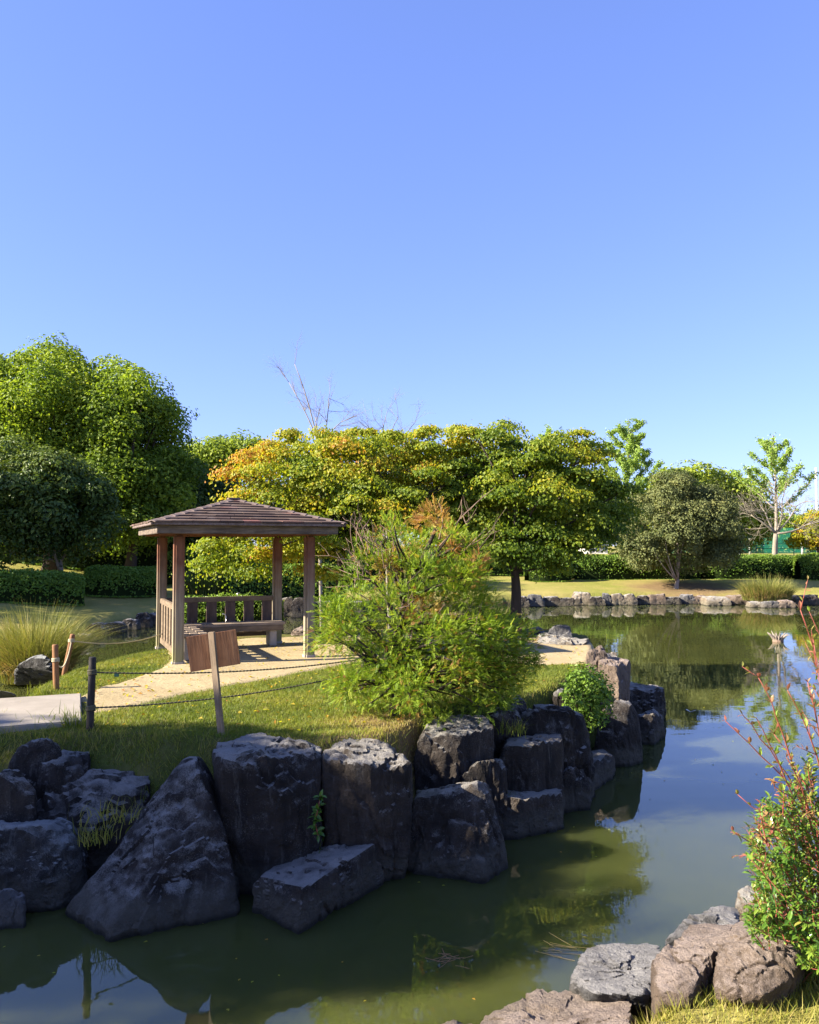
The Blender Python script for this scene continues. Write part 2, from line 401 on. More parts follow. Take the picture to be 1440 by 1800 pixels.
M['green_steel'] = (lambda m: m.done(m.bsdf((0.03, 0.10, 0.07), 0.5)))(MT('green_steel'))
def net_mat():
    m = MT('green_net')
    b = m.bsdf((0.03, 0.30, 0.19), 0.8)
    tr = m.n('ShaderNodeBsdfTransparent'); mx = m.n('ShaderNodeMixShader'); mx.inputs[0].default_value = 0.5
    m.l(tr.outputs[0], mx.inputs[1]); m.l(b.outputs[0], mx.inputs[2])
    return m.done(mx)
M['net'] = net_mat()
M['glass'] = (lambda m: m.done(m.bsdf((0.05, 0.07, 0.09), 0.1, spec=0.6)))(MT('window_glass'))

# ------------------------------------------------------------------ terrain, water, island
def sdf(poly, x, y):                     # signed distance to polygon, positive outside
    p = np.stack([x.ravel(), y.ravel()], 1)
    poly = np.asarray(poly, float)
    dmin = np.full(len(p), 1e9); inside = np.zeros(len(p), bool)
    for i in range(len(poly)):
        a, b = poly[i], poly[(i + 1) % len(poly)]
        ab = b - a
        t = np.clip(((p - a) @ ab) / (ab @ ab), 0, 1)
        dmin = np.minimum(dmin, np.linalg.norm(p - a - t[:, None] * ab, axis=1))
        cross = (a[1] > p[:, 1]) != (b[1] > p[:, 1])
        xi = a[0] + (p[:, 1] - a[1]) / (ab[1] if ab[1] else 1e-9) * ab[0]
        inside ^= cross & (p[:, 0] < xi)
    return np.where(inside, -dmin, dmin).reshape(x.shape)

w = lambda px, py, z=0.0: tuple(PZ(px, py, z)[:2])
POND = [(-6.5, 2.6), (-2.5, 2.9), (0.0, 3.5), (0.75, 4.2), (1.3, 4.75), (2.0, 5.2), (3.0, 6.1), (4.8, 7.4), (8, 9.5), (15, 14), (22, 24), (27, 36), (24, 40.5),
        w(1440, 1061), w(1300, 1059), w(1150, 1058), w(905, 1063), w(700, 1074), w(500, 1084), w(280, 1092), w(165, 1110), w(120, 1140), w(40, 1185), (-10.5, 16), (-9.5, 11), (-8.2, 7)]
ISLAND = [(-4.6, 9.2), w(40, 1210, 1.05), w(110, 1178, 1.05), w(200, 1153, 1.05), w(285, 1138, 1.05), (-4.9, 15.6), (-3.9, 17.0), (-1.6, 18.6), (1.5, 19.0), (3.4, 18.6), (3.9, 17.2), (3.6, 15.4),
          (3.2, 13.6), (2.85, 12.6), (2.35, 11.6), (1.9, 10.6), (1.2, 9.95), (0.55, 9.35), (0.15, 8.5), (-0.2, 7.98), (-0.8, 7.85), (-1.7, 7.75), (-2.2, 7.9), (-2.7, 8.05), (-3.2, 8.05), (-3.8, 8.05), (-4.6, 8.2)]

def terrain_z(x, y):
    s = sdf(POND, x, y)
    n = fbm(np.stack([x.ravel() * 0.3, y.ravel() * 0.3, np.zeros(x.size)], 1), 3, 5).reshape(x.shape)
    z = 0.47 * sstep(-0.15, 0.35, s) + 0.45 * sstep(0.3, 6, s) + 1.25 * sstep(9, 19, s)
    z = np.where(s > 0, z + 0.06 * n * sstep(0, 1.5, s), -0.12 - 0.8 * sstep(0, 1.6, -s) + z)
    return z
def axis(lo_far, lo, hi, hi_far, step, ratio=1.18):
    a = list(np.arange(lo, hi, step)); s = step
    while a[-1] < hi_far: s *= ratio; a.append(a[-1] + s)
    s = step
    while a[0] > lo_far: s *= ratio; a.insert(0, a[0] - s)
    return np.array(a)
gx = axis(-2500, -13, 21, 2500, 0.4); gy = axis(-300, 0, 52, 4000, 0.4)
X, Y = np.meshgrid(gx, gy)
Z = terrain_z(X, Y)
mb = MB()
nx, ny = len(gx), len(gy)
i, j = np.meshgrid(np.arange(nx - 1), np.arange(ny - 1))
k = (j * nx + i).ravel()
mb.add(np.stack([X.ravel(), Y.ravel(), Z.ravel()], 1), np.stack([k, k + 1, k + nx + 1, k + nx], 1))
structure(mb.build('ground', M['ground'], smooth=True))

def island_z(x, y):
    s = -sdf(ISLAND, x, y)
    n = fbm(np.stack([x.ravel() * 0.9, y.ravel() * 0.9, np.zeros(x.size)], 1), 3, 9).reshape(x.shape)
    top = 1.05 - 0.1 * sstep(-2.0, -4.0, x) * sstep(8.7, 7.0, y) - 0.12 * sstep(1.0, 3.0, x) * sstep(11.5, 9.5, y)
    soft = sstep(-2.0, -2.6, x) * sstep(9.2, 8.6, y)
    z = -0.6 + (top + 0.6) * sstep(-0.32 - 0.8 * soft, 0.22, s)
    return z + 0.03 * n * sstep(0.1, 0.5, s)
gx = np.arange(-6.8, 4.9, 0.11); gy = np.arange(6.0, 19.9, 0.11)
X, Y = np.meshgrid(gx, gy)
Z = island_z(X, Y)
nx, ny = len(gx), len(gy)
i, j = np.meshgrid(np.arange(nx - 1), np.arange(ny - 1))
k = (j * nx + i).ravel()
q = np.stack([k, k + 1, k + nx + 1, k + nx], 1)
q = q[(Z.ravel()[q] > -0.59).any(1)]
mb = MB(); mb.add(np.stack([X.ravel(), Y.ravel(), Z.ravel()], 1), q)
structure(mb.build('island_lawn', M['island'], smooth=True))

PATH = [w(143, 1222, 1.05), w(150, 1262, 1.05), w(230, 1240, 1.05), w(330, 1222, 1.05), w(430, 1203, 1.05), w(520, 1186, 1.05), w(620, 1167, 1.05), w(760, 1158, 1.05), w(940, 1168, 1.05), w(1035, 1166, 1.05),
        (3.35, 14.0), (3.5, 16.0), (2.5, 17.4), (-1.5, 17.2), (-3.0, 16.6), (-4.45, 15.1), w(292, 1150, 1.05), w(288, 1172, 1.05), w(235, 1192, 1.05), w(175, 1206, 1.05)]
gx = np.arange(-5.2, 4.4, 0.07); gy = np.arange(8.3, 17.8, 0.07)
X, Y = np.meshgrid(gx, gy)
s = sdf(PATH, X, Y) + 0.16 * fbm(np.stack([X.ravel() * 2.5, Y.ravel() * 2.5, np.zeros(X.size)], 1), 4, 31).reshape(X.shape)
Z = island_z(X, Y) + 0.014 - 0.05 * sstep(-0.08, 0.08, s)
PATH_S = (gx, gy, s)
nx, ny = len(gx), len(gy)
i, j = np.meshgrid(np.arange(nx - 1), np.arange(ny - 1))
k = (j * nx + i).ravel()
q = np.stack([k, k + 1, k + nx + 1, k + nx], 1)
q = q[(s.ravel()[q] < 0.07).all(1)]
mb = MB(); mb.add(np.stack([X.ravel(), Y.ravel(), Z.ravel()], 1), q)
structure(mb.build('sand_path', M['sand'], smooth=True))

mb = MB(); mb.add([[-60, -3, 0], [60, -3, 0], [60, 60, 0], [-60, 60, 0]], [[0, 1, 2, 3]])
structure(mb.build('pond_water', M['water']))

# ------------------------------------------------------------------ rocks
ICO = {}
def ico(level):
    if level not in ICO:
        bm = bmesh.new(); bmesh.ops.create_icosphere(bm, subdivisions=level, radius=1)
        ICO[level] = (np.array([v.co[:] for v in bm.verts]), np.array([[v.index for v in f.verts] for f in bm.faces]))
        bm.free()
    return ICO[level]
def hull_planes(pts):
    bm = bmesh.new()
    for p in pts: bm.verts.new(p)
    r = bmesh.ops.convex_hull(bm, input=bm.verts)
    bm.normal_update()
    c = np.mean(pts, axis=0)
    pl = []
    for f in bm.faces:
        n = np.array(f.normal[:]); d = (np.array(f.verts[0].co[:]) - c) @ n
        if d < 0: n, d = -n, -d
        pl.append((n, max(d, 0.02)))
    bm.free()
    return c, np.array([p[0] for p in pl]), np.array([p[1] for p in pl])
def rock(pts, label, mat='rock_dark', seed=1, level=6, p=22, rough=1.0, group=None, name='rock'):
    pts = np.asarray(pts, float)
    c, N, D = hull_planes(pts)
    rc = np.random.default_rng(seed * 13 + 1)
    cut = unit(rc.normal(size=(7, 3)) + np.array([0, 0, 0.1]))
    N = np.concatenate([N, cut]); D = np.concatenate([D, ((pts - c) @ cut.T).max(0) * rc.uniform(0.84, 0.98, 7)])
    u0, faces = ico(level)
    ext = (pts.max(0) - pts.min(0)) / 2
    size = float(np.mean(ext))
    u = unit(u0 * ext)
    p = p * (1.2 if p < 16 else 3.6)
    q = np.maximum(u @ N.T / D, 1e-6)
    r = (q ** p).sum(1) ** (-1 / p)
    pos = c + u * (r * 1.03)[:, None]
    # chipped facets, then finer relief
    chip = fbm(pos * 1.6 / size + seed * 7.1, 2, seed)
    ridge = 1 - np.abs(fbm(pos * 2.6 / size + seed * 3.3, 4, seed + 5))
    fine = fbm(pos * 7 / size + seed, 4, seed + 9, 0.6)
    crack = np.maximum(0, 0.06 - np.abs(fbm(pos * np.array([1.3, 1.3, 0.5]) / size + seed * 1.7, 3, seed + 3))) / 0.06
    ridge2 = 1 - np.abs(fbm(pos * 6.5 / size + seed * 5.3, 3, seed + 15))
    step = np.floor(3.0 * (fbm(pos * np.array([1.7, 1.7, .7]) / size + seed * 2.1, 2, seed + 21) + 1)) / 3.0 - 1
    disp = size * rough * (0.05 * chip + 0.045 * (ridge - 0.75) + 0.075 * (ridge2 - 0.75) + 0.045 * fine + 0.13 * step - 0.10 * crack)
    pos = pos + u * disp[:, None]
    mb = MB(); mb.add(pos, faces)
    base = np.array([c[0], c[1], pos[:, 2].min()])
    o = mb.build(name, M[mat], origin=base, smooth=True)
    o.data.set_sharp_from_angle(angle=math.radians(24))
    return tag(o, label, 'rock', group)
def prism(bottom, top):                  # pixel corners (px, py, distance): top ones as seen, bottom ones carried below the water
    pts = [P(*t) for t in top]
    for b in bottom:
        q = P(*b); pts.append(q); pts.append(q * np.array([1, 1, 0]) + np.array([0, 0, min(q[2], 0) - 0.35]))
    return pts
dw = lambda py: PZ(720, py, 0)[1]        # distance of a waterline seen at row py

G1 = 'dark boulders edging the island'
rock(prism([(125, 1594, 6.6), (190, 1640, 6.15), (415, 1592, 6.6), (420, 1560, 7.4), (180, 1560, 7.3)], [(325, 1338, 7.15), (362, 1338, 7.1), (385, 1392, 6.95), (372, 1345, 7.7), (320, 1345, 7.6)]),
     'huge dark slab leaning to a pointed top, left of the blocky boulders at the water', 'rock_dark', 11, 6, 30, 0.6, G1)
rock(prism([(405, 1535, 7.05), (470, 1530, 6.95), (562, 1515, 7.15), (560, 1480, 8.1), (400, 1480, 8.0)], [(376, 1325, 7.2), (390, 1352, 7.0), (480, 1333, 7.0), (562, 1338, 7.2), (565, 1322, 7.7), (515, 1288, 8.0), (470, 1290, 8.0), (380, 1310, 7.7)]),
     'tall dark block with pale speckled top beside the leaning pointed slab', 'rock_dark', 12, 6, 30, 0.7, G1)
rock(prism([(446, 1580, 6.65), (525, 1624, 6.28), (680, 1535, 7.2), (640, 1520, 7.8), (470, 1540, 7.5)], [(449, 1540, 6.7), (535, 1562, 6.35), (662, 1482, 7.15), (645, 1470, 7.5), (510, 1490, 7.4)]),
     'low flat-topped slab jutting into the water in front of two tall blocks', 'rock_slate', 13, 6, 26, 0.7, G1)
rock(prism([(575, 1530, 7.25), (640, 1535, 7.15), (708, 1528, 7.3), (725, 1500, 8.2), (580, 1490, 8.1)], [(568, 1335, 7.3), (640, 1350, 7.15), (722, 1348, 7.3), (724, 1322, 7.7), (675, 1302, 8.1), (615, 1298, 8.1), (572, 1318, 7.8)]),
     'tall dark block with streaked front, right of the block beside the leaning slab', 'rock_slate', 14, 6, 30, 0.7, G1)
rock(prism([(708, 1522, 7.4), (850, 1540, 7.2), (890, 1512, 7.55), (870, 1490, 8.3), (720, 1490, 8.2)], [(728, 1402, 7.6), (800, 1392, 7.5), (852, 1374, 7.6), (856, 1368, 7.9), (735, 1386, 8.1)]),
     'wedge-shaped boulder with sloping sides and narrow top standing in the water', 'rock_slate', 15, 6, 30, 0.6, G1)
rock(prism([(725, 1420, 8.3), (800, 1430, 8.2), (868, 1420, 8.5), (868, 1400, 9.2), (740, 1400, 9.1)], [(728, 1330, 8.35), (745, 1292, 8.35), (803, 1298, 8.3), (866, 1275, 8.6), (858, 1258, 9.1), (760, 1262, 9.1)]),
     'flat-topped dark boulder under the feathery green bush', 'rock_dark', 16, 6, 26, 0.8, G1)
rock(prism([(805, 1420, 8.2), (892, 1420, 8.3), (890, 1400, 8.8), (805, 1400, 8.8)], [(812, 1345, 8.25), (860, 1335, 8.3), (890, 1352, 8.4), (880, 1338, 8.8)]),
     'small dark block wedged behind the wedge-shaped boulder', 'rock_dark', 17, 5, 20, 0.9, G1)
rock(prism([(850, 1340, 9.1), (920, 1340, 9.2), (915, 1330, 9.8), (850, 1330, 9.8)], [(852, 1265, 9.2), (890, 1252, 9.2), (922, 1268, 9.3), (912, 1248, 9.7), (862, 1248, 9.7)]),
     'rough dark boulder tucked in at the right edge of the feathery bush', 'rock_dark', 18, 5, 16, 1.2, G1)
rock(prism([(920, 1350, 9.3), (985, 1360, 9.2), (1042, 1350, 9.5), (1040, 1330, 10.2), (920, 1330, 10)], [(920, 1262, 9.5), (950, 1246, 9.5), (1000, 1250, 9.4), (1030, 1262, 9.5), (1035, 1300, 9.5), (1010, 1240, 10), (935, 1240, 10)]),
     'broad lumpy dark boulder left of the small rounded green shrub', 'rock_dark', 19, 5, 16, 1.1, G1)
rock(prism([(882, 1410, 8.75), (930, 1420, 8.65), (985, 1410, 8.9), (990, 1390, 9.5), (885, 1390, 9.4)], [(880, 1310, 8.85), (930, 1312, 8.75), (988, 1300, 9.0), (986, 1293, 9.35), (900, 1295, 9.35)]),
     'squarish dark block halfway down the bank below the broad lumpy boulder', 'rock_slate', 20, 5, 26, 0.7, G1)
rock(prism([(872, 1468, 8.35), (900, 1470, 8.2), (992, 1447, 8.55), (985, 1430, 9.1), (880, 1430, 9.0)], [(872, 1405, 8.4), (900, 1408, 8.25), (991, 1394, 8.6), (980, 1382, 9.0), (890, 1384, 8.9)]),
     'low flat block at the waterline below the squarish dark block', 'rock_slate', 21, 5, 26, 0.7, G1)
rock(prism([(965, 1418, 9.0), (1040, 1413, 9.15), (1030, 1400, 9.6), (965, 1400, 9.5)], [(968, 1372, 9.1), (1000, 1350, 9.1), (1022, 1352, 9.2), (1036, 1385, 9.2), (1000, 1345, 9.5)]),
     'small peaked rock at the waterline right of the low flat block', 'rock_dark', 22, 5, 18, 0.9, G1)
rock(prism([(985, 1385, 9.7), (1032, 1381, 9.7), (1085, 1348, 10.6), (1075, 1340, 11.2), (990, 1350, 10.6)], [(985, 1340, 9.9), (1030, 1345, 9.8), (1084, 1326, 10.6), (1070, 1318, 11.0), (1000, 1320, 10.7)]),
     'long low slab reaching into the water below the small rounded shrub', 'rock_slate', 23, 5, 24, 0.8, G1)
rock(prism([(1045, 1330, 11.0), (1100, 1332, 10.9), (1126, 1328, 11.1), (1125, 1310, 12), (1050, 1310, 12)], [(1058, 1252, 11.1), (1078, 1235, 11.2), (1112, 1238, 11.2), (1120, 1262, 11.2), (1108, 1234, 11.7)]),
     'tall dark boulder rising from the water right of the small rounded shrub', 'rock_slate', 24, 5, 26, 0.7, G1)
rock(prism([(1055, 1240, 12.3), (1088, 1250, 12.1), (1100, 1240, 12.6), (1090, 1230, 13.2), (1050, 1230, 13)], [(1052, 1166, 12.5), (1088, 1172, 12.3), (1110, 1164, 12.7), (1108, 1156, 13.0), (1060, 1152, 13.1)]),
     'upright pinkish tan boulder catching sunlight at the right edge of the island', 'rock_brown', 25, 5, 22, 0.7, G1)
rock(prism([(1090, 1246, 13.6), (1168, 1246, 13.7), (1166, 1236, 14.8), (1095, 1236, 14.6)], [(1092, 1212, 13.7), (1166, 1214, 13.8), (1164, 1204, 14.6), (1100, 1202, 14.5)]),
     'flat dark slab farthest right on the island waterline', 'rock_slate', 26, 5, 24, 0.8, G1)
rock(prism([(1112, 1300, 12.1), (1150, 1298, 12.1), (1168, 1285, 12.6), (1160, 1275, 13.2), (1115, 1275, 13)], [(1115, 1258, 12.2), (1150, 1256, 12.2), (1166, 1262, 12.7), (1150, 1247, 12.9)]),
     'rounded dark rock at the waterline below the flat rightmost slab', 'rock_slate', 27, 5, 18, 0.9, G1)
rock(prism([(1030, 1174, 12.6), (1070, 1176, 12.6), (1068, 1168, 13.2), (1032, 1168, 13.2)], [(1033, 1150, 12.7), (1052, 1140, 12.8), (1068, 1150, 12.8), (1056, 1138, 13.1)]),
     'small tan rock at the end of the sandy path', 'rock_brown', 28, 5, 16, 1.0, G1)
rock(prism([(1060, 1165, 13.4), (1092, 1165, 13.5), (1090, 1160, 14.2), (1060, 1160, 14.2)], [(1062, 1150, 13.6), (1088, 1150, 13.7), (1082, 1143, 14.0)]),
     'pale low rock behind the upright pinkish tan boulder', 'rock_tan', 29, 4, 16, 1.0, G1)
rock(prism([(960, 1124, 16.2), (1006, 1124, 16.2), (1004, 1120, 16.9), (962, 1120, 16.9)], [(963, 1112, 16.3), (978, 1094, 16.4), (1002, 1100, 16.4), (1006, 1116, 16.4), (985, 1093, 16.7)]),
     'pointed grey rock standing on a flat slab at the island tip', 'rock_grey', 30, 5, 20, 0.8, G1)
rock(prism([(944, 1136, 15.4), (1030, 1142, 15.2), (1036, 1134, 15.9), (950, 1128, 16.8)], [(946, 1120, 15.7), (1030, 1128, 15.3), (1035, 1124, 15.8), (990, 1114, 16.8), (952, 1114, 16.8)]),
     'flat pale slab under the pointed rock at the island tip', 'rock_tan', 31, 5, 24, 0.7, G1)
rock(prism([(930, 1122, 17.2), (962, 1122, 17.2), (958, 1118, 17.8), (932, 1118, 17.8)], [(930, 1104, 17.3), (942, 1096, 17.4), (956, 1108, 17.4)]),
     'small dark rock just left of the pointed grey rock', 'rock_dark', 32, 4, 16, 1.0, G1)
rock(prism([(885, 1262, 9.5), (930, 1262, 9.5), (928, 1252, 10.1), (888, 1252, 10.1)], [(886, 1232, 9.6), (905, 1216, 9.7), (926, 1222, 9.7), (931, 1240, 9.7), (908, 1215, 10)]),
     'round black rock on the grass at the right foot of the feathery bush', 'rock_dark', 33, 5, 12, 1.0, G1)
rock(prism([(970, 1222, 10.6), (998, 1224, 10.6), (995, 1218, 11), (972, 1218, 11)], [(972, 1206, 10.7), (985, 1199, 10.8), (997, 1208, 10.8)]),
     'small dark stone in the shaded grass left of the small rounded shrub', 'rock_dark', 34, 4, 14, 1.0, G1)
# left group
rock(prism([(-60, 1590, 6.7), (60, 1592, 6.55), (150, 1545, 6.85), (150, 1540, 7.7), (-60, 1540, 7.7)], [(-50, 1455, 6.8), (10, 1445, 6.75), (110, 1452, 6.8), (154, 1485, 6.9), (120, 1440, 7.4), (-40, 1436, 7.4)]),
     'big rounded boulder with pale lichen blotches at the left edge above the water', 'rock_lichen', 41, 6, 14, 0.8, G1)
rock(prism([(-15, 1606, 6.35), (44, 1604, 6.35), (46, 1590, 6.7), (-10, 1590, 6.7)], [(-12, 1566, 6.4), (20, 1557, 6.45), (44, 1562, 6.45), (48, 1585, 6.45)]),
     'small pale stone in the water below the lichen-blotched boulder', 'rock_grey', 42, 5, 12, 0.8, G1)
rock(prism([(45, 1450, 7.4), (150, 1465, 7.2), (262, 1445, 7.5), (262, 1430, 8.2), (60, 1430, 8.2)], [(50, 1425, 7.5), (120, 1368, 7.7), (150, 1362, 7.6), (262, 1372, 7.7), (255, 1354, 8.2), (110, 1355, 8.2)]),
     'broad low rock sloping left, with dry grass at its foot, above the lichen-blotched boulder', 'rock_slate', 43, 5, 18, 0.9, G1)
rock(prism([(35, 1420, 7.5), (90, 1425, 7.4), (155, 1410, 7.7), (150, 1400, 8.2), (50, 1400, 8.1)], [(60, 1350, 7.55), (90, 1332, 7.6), (158, 1338, 7.8), (155, 1328, 8.2), (80, 1326, 8.1)]),
     'sloping dark rock between the round bridge-side rock and the broad low rock', 'rock_dark', 44, 5, 20, 0.9, G1)
rock(prism([(8, 1400, 7.5), (60, 1405, 7.45), (106, 1385, 7.6), (100, 1375, 8.05), (20, 1375, 8.0)], [(10, 1330, 7.55), (35, 1300, 7.6), (70, 1292, 7.6), (108, 1308, 7.7), (112, 1335, 7.7), (60, 1290, 7.9)]),
     'round-topped black rock beside the end of the stone bridge', 'rock_dark', 45, 5, 13, 0.8, G1)
rock(prism([(-40, 1445, 7.1), (62, 1442, 7.1), (60, 1420, 7.5), (-40, 1420, 7.5)], [(-40, 1380, 7.15), (5, 1362, 7.15), (45, 1366, 7.2), (62, 1392, 7.2), (10, 1356, 7.45)]),
     'dark rock at the left picture edge below the bridge', 'rock_slate', 46, 5, 16, 0.9, G1)
rock([(PZ(px, py, z)) for px, py, z in ((25, 1205, 0.4), (95, 1205, 0.4), (90, 1192, 0.4), (30, 1192, 0.4), (28, 1172, 0.9), (60, 1150, 1.15), (92, 1158, 1.1), (98, 1180, 0.9), (75, 1150, 1.1))],
     'grey speckled boulder in front of the tall reed clump', 'rock_lichen', 47, 5, 16, 0.8, G1)
rock([PZ(px, py, z) for px, py, z in ((-20, 1235, 0.5), (30, 1232, 0.6), (25, 1222, 0.6), (-20, 1222, 0.6), (0, 1212, 1.05), (22, 1218, 1.0), (-15, 1213, 1.0))],
     'small grey rock just behind the stone bridge', 'rock_grey', 48, 4, 14, 1.0, G1)
# near bank
G2 = 'sunlit rocks on the near bank'
rock([P(*t) for t in ((830, 1830, 4.7), (860, 1780, 5.0), (950, 1738, 5.15), (1080, 1740, 5.0), (1110, 1770, 4.7), (1090, 1850, 4.2), (850, 1880, 4.2), (950, 1960, 4.3), (840, 1960, 4.8), (1100, 1960, 4.8), (1000, 1880, 5.3))],
     'broad reddish brown boulder cut off by the bottom edge of the picture', 'rock_brown', 51, 6, 16, 0.8, G2)
rock([P(*t) for t in ((1002, 1730, 5.05), (1015, 1690, 5.3), (1040, 1662, 5.6), (1160, 1656, 5.6), (1168, 1700, 5.1), (1150, 1752, 4.7), (1050, 1745, 4.8), (1005, 1790, 5.2), (1160, 1800, 4.9), (1100, 1760, 5.7))],
     'grey flat-topped slab between the two brown boulders on the near bank', 'rock_grey', 52, 6, 20, 0.7, G2)
rock([P(*t) for t in ((1146, 1700, 4.75), (1160, 1672, 4.85), (1215, 1625, 5.3), (1290, 1628, 5.2), (1262, 1668, 4.75), (1225, 1720, 4.55), (1165, 1758, 4.45), (1205, 1768, 4.4), (1255, 1750, 4.7), (1150, 1790, 4.7), (1260, 1800, 4.9), (1200, 1720, 5.4))],
     'brown boulder with a shadowed cleft on its right side, centre of the near bank', 'rock_brown', 53, 6, 24, 0.6, G2)
rock([P(*t) for t in ((1258, 1670, 4.75), (1262, 1745, 4.5), (1330, 1755, 4.35), (1395, 1720, 4.45), (1420, 1660, 4.7), (1405, 1625, 5.1), (1290, 1618, 5.3), (1330, 1660, 4.6), (1265, 1800, 4.7), (1410, 1800, 4.7), (1350, 1720, 5.4))],
     'large rounded brown boulder beside the red-stemmed shrub', 'rock_brown', 54, 6, 18, 0.7, G2)
rock([P(*t) for t in ((1165, 1650, 5.35), (1200, 1625, 5.5), (1255, 1594, 5.7), (1300, 1596, 5.7), (1305, 1620, 5.5), (1290, 1640, 5.3), (1180, 1700, 5.4), (1300, 1690, 5.4), (1240, 1680, 6.0))],
     'dark grey jagged rock behind the clefted brown boulder', 'rock_grey', 55, 5, 20, 1.0, G2)
rock([P(*t) for t in ((1290, 1600, 5.9), (1295, 1565, 6.0), (1330, 1550, 6.1), (1400, 1552, 6.1), (1410, 1600, 5.9), (1350, 1612, 5.8), (1300, 1650, 6.0), (1400, 1650, 6.0), (1350, 1620, 6.6))],
     'beige rounded stone at the water behind the red-stemmed shrub', 'rock_tan', 56, 5, 14, 0.8, G2)
rock([P(*t) for t in ((770, 1800, 4.95), (800, 1793, 5.0), (838, 1798, 5.0), (830, 1840, 4.8), (775, 1840, 4.8), (800, 1860, 5.2), (800, 1815, 5.3))],
     'small brown stone at the bottom edge left of the broad reddish brown boulder', 'rock_brown', 57, 4, 14, 0.9, G2)

# shoreline stones across the water
ORD = ['first', 'second', 'third', 'fourth', 'fifth', 'sixth', 'seventh', 'eighth', 'ninth', 'tenth', 'eleventh', 'twelfth', 'thirteenth', 'fourteenth', 'fifteenth', 'sixteenth', 'seventeenth', 'eighteenth', 'nineteenth', 'twentieth', 'twenty-first', 'twenty-second', 'twenty-third', 'twenty-fourth', 'twenty-fifth', 'twenty-sixth']
COLN = {'rock_dark': 'black', 'rock_slate': 'dark grey', 'rock_tan': 'tan', 'rock_brown': 'brown', 'rock_grey': 'grey', 'rock_lichen': 'speckled'}
def shore_stone(pxl, pxr, ytop, ybot, mat, label, group, seed):
    d = dw(ybot); r = np.random.default_rng(seed)
    a, b = P(pxl, ybot, d), P(pxr, ybot, d)
    h = P(pxl, ytop, d)[2] * r.uniform(0.72, 1.08)
    dep = max(0.5, (b[0] - a[0]) * 0.8)
    pts = []
    for x in (a[0], b[0]):
        for y in (0, dep):
            pts.append([x + r.uniform(-.05, .05), d + y, -0.3])
            pts.append([x + r.uniform(-.05, .05), d + y, h * 0.45])
    for x in (0.12, 0.88):
        for y in (0.15, 0.85):
            pts.append([a[0] + (b[0] - a[0]) * (x + r.uniform(-.12, .12)), d + dep * y, h * r.uniform(0.82, 1.05)])
    rock(pts, label, mat, seed, 4, 16, 1.0, group)
far = [(905, 930, 1050, 1068, 'rock_slate'), (928, 958, 1047, 1067, 'rock_grey'), (956, 984, 1045, 1066, 'rock_dark'), (983, 1012, 1047, 1066, 'rock_slate'), (1010, 1040, 1041, 1064, 'rock_tan'),
       (1038, 1064, 1048, 1065, 'rock_slate'), (1062, 1076, 1045, 1064, 'rock_grey'), (1075, 1098, 1042, 1064, 'rock_tan'), (1096, 1122, 1045, 1064, 'rock_tan'), (1120, 1144, 1047, 1063, 'rock_dark'),
       (1142, 1174, 1045, 1063, 'rock_brown'), (1170, 1200, 1044, 1063, 'rock_dark'), (1198, 1222, 1041, 1062, 'rock_grey'), (1220, 1246, 1042, 1062, 'rock_brown'), (1244, 1286, 1049, 1065, 'rock_tan'), (1284, 1322, 1046, 1063, 'rock_brown'),
       (1318, 1345, 1056, 1068, 'rock_tan'), (1343, 1372, 1058, 1069, 'rock_grey'), (1370, 1400, 1056, 1069, 'rock_brown'), (1398, 1445, 1046, 1064, 'rock_slate')]
for n_, (a, b, t_, b_, mt) in enumerate(far):
    shore_stone(a, b, t_, b_, mt, f'{COLN[mt]} stone, {ORD[n_]} from the left in the row along the far right shore', 'stones along the far shore', 100 + n_)
G4 = 'stones along the left shore behind the gazebo'
lf = [(118, 160, 1114, 1134, 'rock_slate'), (150, 182, 1096, 1118, 'rock_dark'), (178, 214, 1090, 1113, 'rock_slate'), (210, 240, 1090, 1108, 'rock_dark'), (236, 262, 1078, 1104, 'rock_slate'), (258, 290, 1075, 1099, 'rock_dark'), (288, 322, 1073, 1096, 'rock_slate')]
for n_, (a, b, t_, b_, mt) in enumerate(lf):
    shore_stone(a, b, t_, b_, mt, f'{COLN[mt]} stone, {ORD[n_]} from the left in the shaded row beyond the left channel', G4, 130 + n_)
bk = [(488, 516, 1046, 1084, 'rock_slate'), (512, 545, 1050, 1086, 'rock_dark'), (545, 585, 1048, 1085, 'rock_slate'), (585, 640, 1052, 1084, 'rock_dark')]
for n_, (a, b, t_, b_, mt) in enumerate(bk):
    shore_stone(a, b, t_, b_, mt, f'{COLN[mt]} tall stone, {ORD[n_]} from the left beyond the water right of the gazebo', G4, 140 + n_)
rock([PZ(px, py, z) for px, py, z in ((510, 1122, 1.0), (552, 1122, 1.0), (550, 1112, 1.0), (512, 1112, 1.0), (515, 1108, 1.15), (532, 1098, 1.2), (550, 1108, 1.15))],
     'low tan rock behind the front right gazebo post', 'rock_brown', 150, 4, 14, 1.0)

